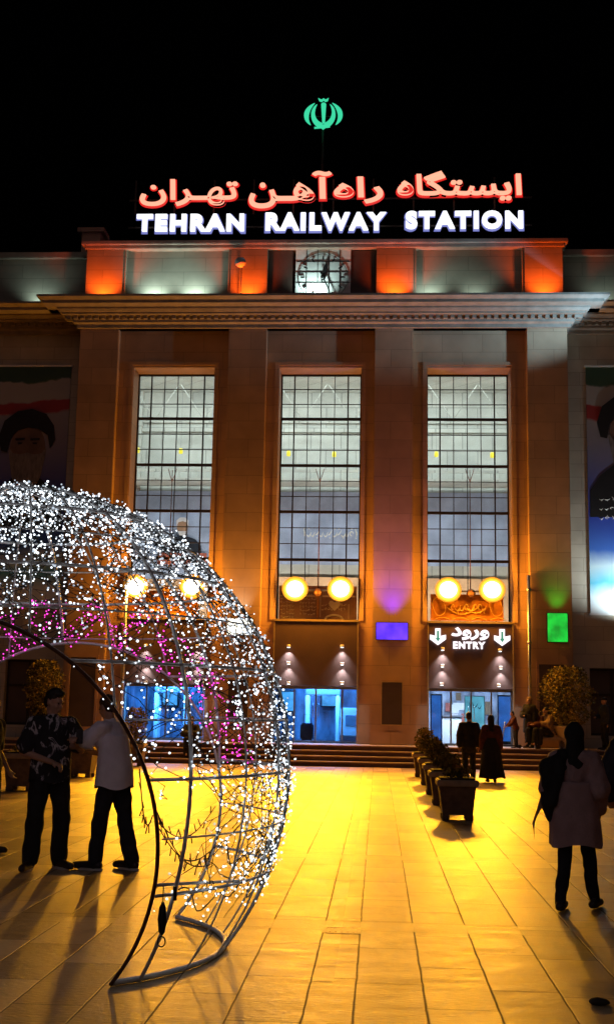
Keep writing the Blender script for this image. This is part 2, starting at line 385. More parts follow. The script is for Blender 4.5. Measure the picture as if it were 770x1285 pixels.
tag(MB().poly([(-400,-300,0),(400,-300,0),(400,600,0),(-400,600,0)]).build('ground', 'paving'), kind='structure')
st = MB()
XL, XR = -19., 16.
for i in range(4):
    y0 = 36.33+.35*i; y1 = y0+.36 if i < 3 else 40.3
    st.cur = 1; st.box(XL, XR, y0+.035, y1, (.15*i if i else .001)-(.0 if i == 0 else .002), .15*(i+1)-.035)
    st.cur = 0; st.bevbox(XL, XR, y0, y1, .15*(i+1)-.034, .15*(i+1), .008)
tag(st.build('steps', ['step_stone', 'riser_shade']), kind='structure')

# ------------------------------------------------------------------ station building
XC = -2.02
YP, YW, YG = 38.80, 39.10, 40.0
bld = thing('station_building', 'railway station front of tan stone with three tall lit windows and a deep cornice', 'station', (XC, YP, .6))
Z0, ZT = .6, 14.39
WH = 1.385                                 # half window
BAYS = [XC-4.985, XC, XC+4.985]
ZH, ZS = 13.10, 4.55                       # window head, top of the portals
inner, outer = (1.82, 3.12), (6.88, 8.22)
wl = MB()
def strip(x0, x1): wl.box(x0, x1, YW, YG+.06, Z0, ZT)
strip(XC-1.82, XC-WH); strip(XC+WH, XC+1.82)
for s in (-1, 1):
    a, b = sorted((XC+s*3.12, XC+s*(4.985-WH))); strip(a, b)
    a, b = sorted((XC+s*(4.985+WH), XC+s*6.88)); strip(a, b)
for bx in BAYS: wl.box(bx-WH, bx+WH, YW, YG+.06, ZH, ZT)
wl.build('wall', 'stone', bld)
for a, b in (inner, outer):
    for s in (-1, 1):
        x0, x1 = sorted((XC+s*a, XC+s*b))
        p = MB(); p.bevbox(x0, x1, YP, YG+.05, Z0, ZT, .02); p.bevbox(x0-.05, x1+.05, YP-.06, YP+.25, Z0, 1.02, .02)
        p.build('pilaster', 'stone', bld)
# raised frame moulding round each window, on the recessed wall
for bx in BAYS:
    f = MB(); f.box(bx-WH-.15, bx-WH-.03, YW-.05, YW+.01, ZS, ZH+.19); f.box(bx+WH+.03, bx+WH+.15, YW-.05, YW+.01, ZS, ZH+.19); f.box(bx-WH-.03, bx+WH+.03, YW-.05, YW+.01, ZH+.07, ZH+.19)
    f.build('surround', 'stone', bld)
# wings
YS = 39.5
for s in (-1, 1):
    x0, x1 = sorted((XC+s*8.22, XC+s*17.5))
    wm = MB()
    da, db = sorted((XC+s*8.85, XC+s*10.35))       # dark window in the wing's ground floor
    wm.box(x0, da, YS, YS+.8, Z0, ZT); wm.box(db, x1, YS, YS+.8, Z0, ZT); wm.box(da, db, YS, YS+.8, 3.15, ZT); wm.box(da, db, YS, YS+.8, Z0, 1.0)
    wm.build('side_wall', 'stone_pale', bld)
    wn = MB(); wn.box(da, db, YS+.3, YS+.34, 1.0, 3.15); 
    wn.cur = 1
    for k in (0, .5, 1): q = da+(db-da)*k; wn.box(q-.04, q+.04, YS+.24, YS+.3, 1.0, 3.15)
    for z in (1.04, 2.3, 3.11): wn.box(da, db, YS+.245, YS+.297, z-.04, z+.04)
    wn.build('dark_window', ['dark_panel', 'frame_metal'], bld)
# niche doors in the outer pilasters, notice boards on the inner ones
for s in (-1, 1):
    xm = XC+s*7.55
    d = MB(); d.box(xm-.42, xm+.42, YP-.03, YP+.01, Z0+.06, 3.22)
    d.cur = 1; d.box(xm-.50, xm-.42, YP-.07, YP+.01, Z0+.06, 3.30); d.box(xm+.42, xm+.50, YP-.07, YP+.01, Z0+.06, 3.30); d.box(xm-.42, xm+.42, YP-.07, YP+.01, 3.22, 3.30)
    d.cur = 0; d.box(xm-.36, xm+.36, YP-.045, YP-.03, 1.0, 1.8); d.box(xm-.36, xm+.36, YP-.045, YP-.03, 1.95, 3.1)
    d.build('side_door', ['dark_panel', 'stone'], bld)
    nb = thing('notice_board', 'dark framed notice board on the pilaster %s the middle entrance' % ('right of' if s > 0 else 'left of'), 'notice board', (XC+s*2.47, YP, 1.25), 'notice boards on the pilasters')
    x0, x1 = XC+s*2.47-.35, XC+s*2.47+.35
    MB().box(x0+.03, x1-.03, YP-.05, YP-.005, 1.24, 2.57).build('board', 'dark_panel', nb)
    f = MB()
    f.box(x0, x0+.03, YP-.07, YP-.005, 1.21, 2.60); f.box(x1-.03, x1, YP-.07, YP-.005, 1.21, 2.60); f.box(x0+.03, x1-.03, YP-.07, YP-.005, 2.57, 2.60); f.box(x0+.03, x1-.03, YP-.07, YP-.005, 1.21, 1.24)
    f.build('frame', 'brass_trim', nb)
# cornice
prof = [(0,14.38),(.10,14.38),(.10,14.50),(.22,14.54),(.22,14.62),(.26,14.62),(.26,14.74),(.52,14.74),(.52,14.80),(.60,14.80),(.66,14.88),(.66,14.94),(1.05,14.94),(1.05,15.04),(1.10,15.06),(1.22,15.12),(1.22,15.19),(0,15.24)]
def cornice(x0, x1, yp, mitre, mb):
    n = len(prof); vs = []
    ring = []
    if mitre:
        for o, z in prof: ring.append((x0-o, YS+.2, z))
        A = len(ring)
        ring += [(x0-o, yp-o, z) for o, z in prof]+[(x1+o, yp-o, z) for o, z in prof]+[(x1+o, YS+.2, z) for o, z in prof]; k = 4
    else:
        ring += [(x0, yp-o, z) for o, z in prof]+[(x1, yp-o, z) for o, z in prof]; k = 2
    fs = []
    for i in range(k-1):
        for j in range(n): fs.append((i*n+j, (i+1)*n+j, (i+1)*n+(j+1) % n, i*n+(j+1) % n))
    fs += [list(range(n)), list(range(k*n-1, (k-1)*n-1, -1))]
    mb.add(ring, fs, False)
    x = x0+.02 if not mitre else x0-.40
    xe = x1-.1 if not mitre else x1+.36
    while x < xe:                                     # dentils
        mb.box(x, x+.13, yp-.37, yp-.255, 14.625, 14.735); x += .24
    if mitre:
        for sx in (x0-.46, x1+.255):
            y = yp-.36
            while y < YS: mb.box(sx, sx+.205, y, y+.13, 14.625, 14.735); y += .24
cm = MB(); cornice(XC-8.22, XC+8.22, YP, True, cm); cm.build('cornice', 'cornice_stone', bld)
for s in (-1, 1):
    a, b = sorted((XC+s*8.22, XC+s*17.5)); c2 = MB(); cornice(a, b, YS, False, c2); c2.build('side_cornice', 'cornice_stone', bld)
# attic
YA, ZA0, ZA1 = 38.92, 15.2, 17.24
AH = 8.13
at_in = [(-8.13,-6.83,'orange'),(-3.13,-1.85,'orange'),(1.85,3.13,'orange'),(6.83,8.13,'orange')]
for a, b, _ in at_in:
    MB().bevbox(XC+a, XC+b, YA-.10, YA+.6, ZA0, ZA1, .015).build('attic_pier', 'stone_attic', bld)
for a, b in ((-6.83,-3.13),(3.13,6.83)):
    m = MB(); m.box(XC+a, XC+b, YA+.12, YA+.6, ZA0, ZA1); m.box(XC+a, XC+a+.07, YA-.06, YA+.12, ZA0, ZA1-.002); m.box(XC+b-.07, XC+b, YA-.06, YA+.12, ZA0, ZA1-.002)
    m.build('attic_panel', 'stone_attic', bld)
for a, b in ((-1.85,-.97),(.97,1.85)):
    m = MB(); m.box(XC+a, XC+b, YA+.1, YA+.6, ZA0, ZA1); m.cur = 1; m.box(XC+a+.04, XC+b-.04, YA+.05, YA+.1, ZA0, ZA1-.03)
    m.build('attic_shutter', ['dark_panel', 'dark_panel'], bld)
m = MB(); m.bevbox(XC-AH-.16, XC+AH+.16, YA-.28, YA+.9, 17.36, 17.50, .02); m.bevbox(XC-AH-.06, XC+AH+.06, YA-.18, YA+.85, ZA1+.002, 17.358, .015)
m.build('coping', 'cornice_stone', bld)
for s in (-1, 1):
    a, b = sorted((XC+s*8.14, XC+s*17.5))
    m = MB(); m.box(a, b, 39.62, 40.2, ZA0, 17.2); m.build('side_attic', 'stone_attic', bld)
    m = MB(); m.bevbox(a, b, 39.45, 40.25, 17.202, 17.42, .02); m.build('side_coping', 'cornice_stone', bld)
# roof and body behind the front, closes the building
m = MB(); m.box(XC-17.5, XC+17.5, 45.2, 58, 0, 15.2); m.build('rear_block', 'dark_panel', bld)
m = MB(); m.box(XC-17.5, XC+17.5, 40.3, 45.19, 14.2, 15.0); m.build('roof', 'dark_panel', bld)
for s in (-1, 1):
    a, b = sorted((XC+s*8.2, XC+s*17.4)); MB().box(a, b, 40.35, 45.19, .2, 14.19).build('side_block', 'dark_panel', bld)
m = MB(); p = at(118, 297, 42.); m.box(p.x-.35, p.x+.35, 41.6, 42.3, 15., p.z); m.box(p.x-.5, p.x+.5, 41.5, 42.4, p.z, p.z+.16); m.build('chimney', 'stone', bld)

# windows: six panes wide, five bands
TR = [ZH, 11.52, 9.89, 8.285, 6.65, ZS]
def window(bx):
    wd = MB(); x0, x1 = bx-WH, bx+WH
    wd.box(x0, x0+.05, YG-.05, YG+.04, ZS, ZH); wd.box(x1-.05, x1, YG-.05, YG+.04, ZS, ZH); wd.box(x0+.05, x1-.05, YG-.05, YG+.04, ZH-.06, ZH)
    for z in TR[1:5]: wd.box(x0+.05, x1-.05, YG-.06, YG+.035, z-.045, z+.045)
    for k in range(1, 6):
        x = x0+2*WH*k/6; t = .023 if k in (1, 5) else .0125
        for a, b in zip(TR[:-1], TR[1:]):
            if b < 5: t2 = t if k in (3,) else t
            wd.box(x-t, x+t, YG-.04, YG+.03, b+.045, a-.045)
    for a, b in zip(TR[:-2], TR[1:-1]):
        for j in (1, 2):
            z = a+(b-a)*j/3
            for k in range(6): 
                xa = x0+2*WH*k/6+.03; xb = x0+2*WH*(k+1)/6-.03
                wd.box(xa-.016, xb+.016, YG-.028, YG+.018, z-.0125, z+.0125)
    o = wd.build('window', 'frame_metal', bld)
    g = MB(); g.box(x0+.03, x1-.03, YG+.045, YG+.053, ZS, ZH-.03); g.build('glass', 'glass', o)
for bx in BAYS: window(bx)

# hall behind the windows
hl = thing('station_hall', 'pale lit hall seen through the tall windows', 'hall', (XC, 41, 4.5))
hx0, hx1 = XC-8.1, XC+8.1
h = MB(); h.box(hx0, hx1, 44.6, 44.9, 4.45, 14.1); h.box(hx0-.2, hx0, 40.3, 44.9, 4.45, 14.1); h.box(hx1, hx1+.2, 40.3, 44.9, 4.45, 14.1)
h.box(hx0, hx1, 40.35, 44.59, 13.7, 13.9)
for z in (12.55, 12.2, 9.6): h.box(hx0, hx1, 44.48, 44.6, z-.07, z+.07)
for bx in (XC-7.4, XC-2.5, XC+2.5, XC+7.4): h.box(bx-.3, bx+.3, 44.3, 44.6, 4.45, 13.69)
h.build('wall', 'hall_wall', hl)
h = MB()
for k in range(9):
    x = hx0+.8+k*1.85; h.tube([(x, 43.2, 13.65), (x+.9, 43.3, 12.3)], .014, 6); h.tube([(x+1.8, 43.2, 13.65), (x+.9, 43.3, 12.3)], .014, 6)
h.tube([(hx0, 43.3, 12.3), (hx1, 43.3, 12.3)], .025, 6); h.build('roof_truss', 'hall_wall', hl)
h = MB(); h.box(hx0, hx1, 43.4, 43.46, 10.35, 10.45); h.box(hx0, hx1, 43.4, 44.4, 9.98, 10.1)
x = hx0+.1
while x < hx1: h.box(x, x+.03, 43.41, 43.45, 10.1, 10.35); x += .32
h.build('gallery', 'hall_wall', hl)
h = MB(); h.box(hx0, hx1, 40.1, 44.59, 4.30, 4.44); h.build('floor', 'vest_dark', hl)
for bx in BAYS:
    h = MB(); h.box(bx-1.9, bx+1.9, 44.40, 44.46, 4.5, 6.55); h.build('glare_panel', 'hall_glare', hl)  # added panel in the colour of the floodlight glare
for x in (-6.5, -.8, 4.9, ): pass
light('AREA', 'hall_front_lamp', (XC, 40.75, 13.35), 400, (1.0,1.0,.98), (XC, 44.6, 8.0), shape='RECTANGLE', size=15.5, size_y=.5)
light('AREA', 'hall_lamp', (XC, 42.2, 13.55), 210, (.95,1.0,.98), (XC, 42.9, 4), shape='RECTANGLE', size=15.5, size_y=2.2)

light('AREA', 'hall_low_fill', (XC, 41.6, 4.6), 420, (1,.80,.68), (XC, 44.4, 6.9), shape='RECTANGLE', size=15.5, size_y=.4)  # added hidden fill light, brightens the lower part of the hall
# things hung inside the windows
def inside_banner(name, label, bx, z0, z1, hw, matname):
    o = thing(name, label, 'banner', (bx, 44.2, z0)); c = MB(); n = 12
    vs = []; fs = []
    for i in range(n+1):
        x = bx-hw+2*hw*i/n; dy = .04*math.sin(i*1.3)
        vs += [(x, 44.2+dy, z0), (x, 44.2+dy, z1), (x, 44.23+dy, z0), (x, 44.23+dy, z1)]
    for i in range(n): b = 4*i; fs += [(b, b+4, b+5, b+1), (b+2, b+3, b+7, b+6)]
    c.add(vs, fs, True); c.build('cloth', matname, o); return o
def strokes(mb, x0, x1, z0, z1, y, n, seed, r=.02):
    """flowing pen strokes and dots, as on a calligraphed banner"""
    rn = random.Random(seed); hgt = z1-z0
    for i in range(n):
        xa = x0+(x1-x0)*i/n; wdt = (x1-x0)/n*rn.uniform(.8, 1.25); k = rn.random()
        pts = []
        for j in range(11):
            t = j/10
            if k < .35: pts.append((xa+wdt*t, y, z0+hgt*(.35-.32*math.sin(PI*t)+.25*t)))
            elif k < .6: pts.append((xa+wdt*(.5+.12*math.sin(t*5)), y, z0+hgt*(.15+.85*t)))
            elif k < .8: pts.append((xa+wdt*(.5+.35*math.cos(t*5.2)), y, z0+hgt*(.45+.22*math.sin(t*5.2))))
            else: pts.append((xa+wdt*t, y, z0+hgt*(.3+.5*t*t)))
        mb.tube(pts, [r*(.45+.9*math.sin(PI*min(1, j/10+.05))) for j in range(11)], 5)
        if rn.random() < .6: 
            q = (xa+wdt*.5, y, z0+hgt*rn.choice((.02, .95))); mb.ell(q, r*1.25, n=6, k=4)
o = inside_banner('hall_banner', 'blue cloth banner with a line of white script inside the middle window', at(402,700,44.2).x, 7.0, 9.75, 1.75, 'hall_blue')
p0, p1 = at(379, 675, 44.12), at(449, 664, 44.12); s = MB(); strokes(s, p0.x, p1.x, p0.z, p1.z+.02, 44.12, 13, 3, .02); s.build('script', 'print_white', o)
o = inside_banner('hall_banner', 'blue and white banner inside the right window above the entry sign', at(588,700,44.2).x, 7.0, 9.75, 1.75, 'hall_blue')
o = inside_banner('hall_banner', 'banner with a grey haired man in a dark suit inside the left window', at(220,700,44.2).x, 6.4, 9.75, 1.75, 'hall_blue')
pp = at(229, 660, 44.1); s = MB(); y = 44.12
s.cur = 0; s.prism_xz([(pp.x-.75, pp.z-1.0), (pp.x+.75, pp.z-1.0), (pp.x+.72, pp.z-.75), (pp.x+.5, pp.z-.5), (pp.x+.15, pp.z-.38), (pp.x-.15, pp.z-.38), (pp.x-.5, pp.z-.5), (pp.x-.72, pp.z-.75)], y, y+.01)
s.cur = 1; s.prism_xz([(pp.x+.2*math.cos(a)*1.0, pp.z-.05+.3*math.sin(a)) for a in [i*PI/10 for i in range(20)]], y-.02, y-.01)
s.cur = 2; s.prism_xz([(pp.x-.22, pp.z-.02), (pp.x-.23, pp.z+.2), (pp.x-.1, pp.z+.32), (pp.x+.1, pp.z+.32), (pp.x+.23, pp.z+.2), (pp.x+.22, pp.z-.02), (pp.x+.16, pp.z+.14), (pp.x, pp.z+.18), (pp.x-.16, pp.z+.14)], y-.035, y-.025)
s.prism_xz([(pp.x-.17, pp.z-.2), (pp.x+.17, pp.z-.2), (pp.x+.1, pp.z-.36), (pp.x-.1, pp.z-.36)], y-.036, y-.026)
s.cur = 3; s.prism_xz([(pp.x-.9, pp.z-1.45), (pp.x+.95, pp.z-1.45), (pp.x+.95, pp.z-1.02), (pp.x-.9, pp.z-1.02)], y, y+.01)
s.build('portrait', ['cloth_navy', 'skin', 'cloth_grey', 'hall_red'], o)
for (px, py, lb) in ((173,565,'leftmost of the three windows, left one'),(227,566,'leftmost of the three windows, right one'),(362,569,'middle window, left one'),(419,570,'middle window, right one'),(547,570,'right window, left one'),(617,571,'right window, right one')):
    p = at(px, py, 40.6); o = thing('hanging_lamp', 'small yellow hanging lamp inside the %s' % lb, 'lamp', (p.x, p.y, p.z), 'yellow lamps hanging in the hall')
    MB().lathe([(.02,-.10),(.065,-.09),(.075,.0),(.06,.09),(.02,.1)], (p.x, p.y, p.z), 10).build('shade', 'bulb_yellow', o)
    MB().tube([(p.x, p.y, p.z+.1), (p.x, p.y, 13.69)], .003, 5).build('cord', 'wire', o)

# ------------------------------------------------------------------ entrance portals
PORT = ['left', 'middle', 'right']
YF = 38.98                                   # face of the brown fascia
ZD = 2.42
vest = []
for i, bx in enumerate(BAYS):
    po = thing('entrance_portal', ['brown entrance portal of the left bay behind the light globe', 'brown entrance portal below the notice text of the middle window', 'brown entrance portal carrying the ENTRY sign'][i], 'entrance', (bx, YF, .6), 'entrances of the station')
    x0, x1 = bx-WH, bx+WH
    f = MB(); f.box(x0+.003, x1-.003, YF, YG-.08, ZD, ZS-.05); f.build('fascia', 'fascia', po)
    t = MB(); t.box(x0+.003, x1-.003, YF-.05, YG-.08, ZS-.048, ZS+.02); t.build('top_trim', 'brass_trim', po)
    for sx in (x0+.003, x1-.043):
        t = MB(); t.box(sx, sx+.04, YF-.03, YF-.002, Z0, ZS-.05); t.build('side_trim', 'brass_trim', po)
    d = MB(); y0, y1 = 39.55, 39.61            # frame of the glass front
    d.box(x0+.003, x1-.003, y0, y1, ZD-.09, ZD-.002)
    cols = (0, .28, .52, .76, 1) if i != 1 else (0, .24, .5, .82, 1)
    for k, c in enumerate(cols): 
        x = x0+.03+(2*WH-.06)*c; d.box(x-.027, x+.027, y0-.003, y1+.003, Z0, ZD-.09)
    d.box(x0+.06, x1-.06, y0, y1, Z0, Z0+.07)
    df = d.build('glass_front', 'door_metal', po)
    g = MB(); g.box(x0+.03, x1-.03, y0+.026, y0+.034, Z0+.06, ZD-.05); g.build('glass', 'glass_blue', df)
    hd = MB()
    for c in (cols[2],):
        x = x0+.03+(2*WH-.06)*c
        for s in (-1, 1): hd.tube([(x+s*.09, y0-.01, 1.45), (x+s*.09, y0-.05, 1.47), (x+s*.09, y0-.05, 1.83), (x+s*.09, y0-.01, 1.85)], .013, 6)
    hd.build('handle', 'steel', df)
    # lobby behind the doors
    lob = MB(); lob.box(x0-.6, x1+.6, 43.6, 43.7, .5, 4.2); lob.box(x0-.7, x0-.6, 40.1, 43.7, .5, 4.2); lob.box(x1+.6, x1+.7, 40.1, 43.7, .5, 4.2)
    lob.box(x0-.6, x1+.6, 40.1, 43.59, 2.75, 2.85); lob.cur = 1; lob.box(x0-.6, x1+.6, 39.62, 43.59, .5, .6)
    lob.cur = 0; lob.build('lobby', ['vest_wall', 'vest_dark'], po)
    light('AREA', 'lobby_lamp', (bx, 41.0, 2.7), 640 if i != 2 else 480, (.09,.42,1.0) if i != 2 else (.9,.95,1.0), (bx, 41.7, 0), shape='RECTANGLE', size=2.4, size_y=1.6)
# screening gates and counter in the lobbies
def gate(px0, px1, ytop, ybot, Y, label):
    a, b = at(px0, ytop, Y), at(px1, ybot, Y)
    o = thing('screening_gate', label, 'gate', ((a.x+b.x)/2, Y, .6), 'white screening gates in the lobby')
    wdt = .14
    for n, x in (('post', a.x), ('post', b.x-wdt)): MB().bevbox(x, x+wdt, Y-.3, Y+.3, .6, 2.15, .03).build(n, 'white_paint', o)
    MB().bevbox(a.x, b.x, Y-.25, Y+.25, 2.152, 2.38, .03).build('header', 'door_metal', o)
gate(384, 426, 870, 925, 41.6, 'white walk through screening gate behind the middle glass doors')
gate(196, 236, 868, 925, 41.6, 'white walk through screening gate behind the left glass doors')
p = at(438, 905, 41.2); o = thing('luggage_scanner', 'pale blue luggage scanner right of the gate behind the middle glass doors', 'scanner', (p.x, 41.2, .6))
MB().bevbox(p.x-.3, p.x+.42, 40.9, 42.2, .78, 1.75, .05).build('housing', 'white_paint', o); MB().bevbox(p.x-.26, p.x+.38, 40.88, 42.3, .6, .78, .02).build('base', 'vest_dark', o); MB().bevbox(p.x-.12, p.x+.26, 40.885, 40.899, 1.15, 1.5, .004).build('screen', 'blue_glow', o)
p = at(385, 915, 40.4); o = thing('suitcase', 'dark suitcase leaning inside the middle glass doors', 'suitcase', (p.x, 40.4, .6))
MB().bevbox(p.x-.22, p.x+.22, 40.3, 40.55, .66, 1.22, .05).build('shell', 'cloth_navy', o); MB().tube([(p.x-.12, 40.42, 1.2), (p.x-.12, 40.42, 1.5), (p.x+.12, 40.42, 1.5), (p.x+.12, 40.42, 1.2)], .012, 6).build('handle', 'black_plastic', o)
for sx in (-.15, .15): MB().ell((p.x+sx, 40.42, .63), .035, n=8, k=6).build('wheel', 'black_plastic', o)
for px0, px1, py0, py1, Y, lb in ((352,368,868,892,43.3,'behind the left pane of the middle doors'),(404,424,872,886,43.3,'over the gate behind the middle doors'),(205,222,868,885,43.3,'behind the left bay doors')):
    a, b = at(px0, py0, Y), at(px1, py1, Y); o = thing('wall_screen', 'bright blue screen on the lobby wall %s' % lb, 'screen', ((a.x+b.x)/2, Y, b.z), 'blue screens in the lobbies')
    MB().box(a.x, b.x, Y-.02, Y+.02, b.z, a.z).build('display', 'screen_cyan', o); m = MB(); m.box(a.x-.05, b.x+.05, Y+.021, Y+.3, b.z-.05, a.z+.05); m.build('frame', 'black_plastic', o)
# posters and stands in the right lobby
a, b = at(583, 874, 40.2), at(607, 912, 40.2)
o = thing('poster_stand', 'glowing cyan poster stand inside the entry doors', 'poster', ((a.x+b.x)/2, 40.2, .6))
MB().box(a.x, b.x, 40.18, 40.22, b.z, a.z).build('poster', 'poster_lit', o)
s = MB(); s.box(a.x-.03, a.x-.001, 40.17, 40.23, .6, a.z+.03); s.box(b.x+.001, b.x+.03, 40.17, 40.23, .6, a.z+.03); s.box(a.x, b.x, 40.17, 40.23, a.z+.001, a.z+.03); s.box(a.x-.05, b.x+.05, 40.0, 40.4, .6, .63); s.build('frame', 'steel', o)
s = MB(); strokes(s, a.x+.1, b.x-.1, b.z+.55, b.z+.8, 40.172, 4, 9, .012); s.build('print', 'cloth_navy', o)
for px0, px1, lb in ((541, 553, 'left'), (625, 640, 'right')):
    a, b = at(px0, 872, 40.3), at(px1, 925, 40.3); o = thing('display_panel', 'deep blue display panel behind the %s side pane of the entry doors' % lb, 'display', ((a.x+b.x)/2, 40.3, .6), 'blue display panels at the entry')
    MB().box(a.x, b.x, 40.28, 40.32, .75, 2.2).build('screen', 'blue_glow', o); s = MB(); s.box(a.x-.04, b.x+.04, 40.321, 40.36, .6, 2.25); s.box(a.x-.1, b.x+.1, 40.15, 40.5, .6, .63); s.build('frame', 'black_plastic', o)
a = at(563, 905, 41.4); o = thing('reception_counter', 'white counter with papers behind the entry doors', 'counter', (a.x, 41.4, .6)); MB().bevbox(a.x-.35, a.x+.4, 41.2, 41.8, .6, 1.5, .02).build('body', 'white_paint', o); MB().bevbox(a.x-.4, a.x+.45, 41.15, 41.85, 1.502, 1.56, .01).build('top', 'door_metal', o)
m = MB(); m.cur = 3; m.box(BAYS[2]-1.25, BAYS[2]+1.3, 43.53, 43.58, 1.0, 2.7)
for k in range(9):
    rn = random.Random(40+k); x = BAYS[2]-1.1+rn.random()*2.0; z = 1.2+rn.random()*1.0; m.cur = k % 3; m.box(x, x+.18+.3*rn.random(), 43.50-.012*k, 43.505-.012*k, z, z+.2+.3*rn.random())
tag(m.build('poster_board', ['cloth_tan', 'print_white', 'hall_red', 'vest_wall']), 'board with a patchwork of small posters on the wall behind the entry doors', 'poster board')

# entry sign on the right portal
es = thing('entry_sign', 'white glowing ENTRY sign in Persian and English with two down arrows', 'sign', (BAYS[2], YF, 3.6))
a, b = at(565.5, 803, YF-.05), at(613, 787.5, YF-.05); text_mesh('\uFEA9\uFEED\uFEAD\uFEED', a.x, b.x, a.z, b.z, YF-.05, .06, .036).build('persian_word', 'entry_white', es)
a, b = at(568, 814, YF-.05), at(608.5, 805.5, YF-.05); text_mesh('ENTRY', a.x, b.x, a.z, b.z, YF-.05, .06, .05, 1.2).build('english_word', 'entry_white', es)
for px in (549, 629.5):
    c = at(px, 799 if px < 600 else 800, YF-.05); k = .27; s = MB()
    s.prism_xz([(c.x+k*x, c.z+k*z) for x, z in ((-.32,1),(.32,1),(.32,.1),(.95,.25),(.95,-.3),(0,-1),(-.95,-.3),(-.95,.25),(-.32,.1))][::-1], YF-.06, YF-.01); ar = s.build('arrow', 'entry_white', es)
    s = MB(); s.prism_xz([(c.x+k*x, c.z+k*z) for x, z in ((-.13,.7),(.13,.7),(.13,-.15),(.34,-.1),(0,-.6),(-.34,-.1),(-.13,-.15))][::-1], YF-.075, YF-.061); s.build('arrow_core', 'arrow_green', ar)
# downlights on the fascias
DL = {0: [], 1: [(362,811),(429,811),(362,832),(429,833),(362,857),(429,857)], 2: [(555,814.5),(627,816),(554.5,835.5),(628,838),(554,858.5),(625.5,860)]}
for i, lst in DL.items():
    if i == 0: lst = [(183,810),(248,810.5),(183,831),(248,832),(183,856),(248,856.5)]
    for k, (px, py) in enumerate(lst):
        p = at(px, py, YF-.13); row = ('upper', 'middle', 'bottom')[k//2]; side = ('left', 'right')[k % 2]
        o = thing('downlight', 'small downlight on the fascia of the %s entrance, %s one in the %s column' % (PORT[i], row, side), 'downlight', (p.x, p.y, p.z), 'downlights on the entrance fascias')
        m = MB(); m.lathe([(.05,-.03),(.06,-.025),(.06,.04),(.05,.05)], (p.x, p.y, p.z), 12); m.tube([(p.x, p.y+.03, p.z+.02), (p.x, YF-.001, p.z+.02)], .02, 6); m.build('can', 'white_paint', o)
        MB().lathe([(.045,-.045),(.048,-.031)], (p.x, p.y, p.z), 12).build('lens', 'cool_lamp', o)
        light('SPOT', 'downlight_beam', (p.x, p.y-.01, p.z-.06), 90 if k < 4 else 6, (.86,.92,1.0), (p.x, p.y+.10, p.z-.6), spot_size=1.5, spot_blend=1, shadow_soft_size=.02)
# calligraphy banners over the left and right portals, text board in the middle window
for i in (0, 2):
    bx = BAYS[i]; o = thing('orange_banner', 'orange banner with golden calligraphy %s' % ('above the ENTRY sign' if i == 2 else 'seen through the light globe'), 'banner', (bx, 39.25, ZS+.06), 'orange calligraphy banners')
    z0, z1 = ZS+.06, ZS+.92; c = MB(); n = 16; vs = []; fs = []
    for k in range(n+1):
        x = bx-1.27+2.36*k/n; dy = .03*math.sin(k*1.1); vs += [(x, 39.25+dy, z0), (x, 39.25+dy*.5, z1), (x, 39.265+dy, z0), (x, 39.265+dy*.5, z1)]
    for k in range(n): q = 4*k; fs += [(q, q+4, q+5, q+1), (q+2, q+3, q+7, q+6)]
    c.add(vs, fs, True); c.build('cloth', 'cloth_orange', o)
    s = MB(); strokes(s, bx-.62, bx+.55, z0+.25, z1-.2, 39.20, 8, 12+i, .021)
    s.tube([(bx-.75+1.0*t/10, 39.2, z0+.42-.22*math.sin(PI*t/10)) for t in range(11)], .02, 5); s.tube([(bx-.1+.6*t/10, 39.2, z0+.4-.16*math.sin(PI*t/10)) for t in range(11)], .018, 5)
    for sx in (-1.0, .85): s.tube([(bx+sx+.2*math.cos(t*PI/12)*(1-.2*math.sin(t*PI/6)), 39.2, z0+.45+.3*math.sin(t*PI/12)) for t in range(24)], .012, 5, closed=True)
    for k in range(4): s.tube([(bx-1.15+.6*k+.5*t/8, 39.205, z0+.03+.07*math.sin(PI*t/8)) for t in range(9)], .012, 5)
    s.build('calligraphy', 'gold_ink', o)
bx = BAYS[1]; o = thing('text_board', 'mauve board of white writing in the foot of the middle window', 'notice board', (bx, 39.8, ZS))
MB().box(bx-1.3, bx+1.3, 39.78, 39.83, ZS+.03, 5.75).build('panel', 'board_mauve', o)
s = MB()
for r_ in range(6): strokes(s, bx-1.26, bx-.78, ZS+.12+.125*r_, ZS+.20+.125*r_, 39.77, 5, 60+r_, .011)
for r_ in range(6): strokes(s, bx-.62, bx-.06, ZS+.22+.125*r_, ZS+.30+.125*r_, 39.77, 6, 80+r_, .010)
for r_ in range(2): strokes(s, bx+.12, bx+.95, ZS+.38+.14*r_, ZS+.48+.14*r_, 39.77, 8, 90+r_, .011)
s.box(bx+.08, bx+.10, 39.765, 39.775, ZS+.15, ZS+.85); s.box(bx+1.02, bx+1.04, 39.765, 39.775, ZS+.1, ZS+.6); s.box(bx-1.27, bx-.1, 39.765, 39.775, 5.38, 5.43); s.box(bx+.15, bx+1.27, 39.765, 39.775, 5.38, 5.43)
s.prism_xz([(bx+.56+x*.2, 5.12+z*.2) for x, z in ((0,-1),(.7,-.35),(1,.2),(.75,.7),(.35,.7),(0,.4),(-.35,.7),(-.75,.7),(-1,.2),(-.7,-.35))], 39.765, 39.775)
s.tube([(bx+.55+.3*math.cos(a*PI/12), 39.765, ZS+.06+.17*math.sin(a*PI/12)) for a in range(13)], .035, 6)
s.build('writing', 'print_white', o)

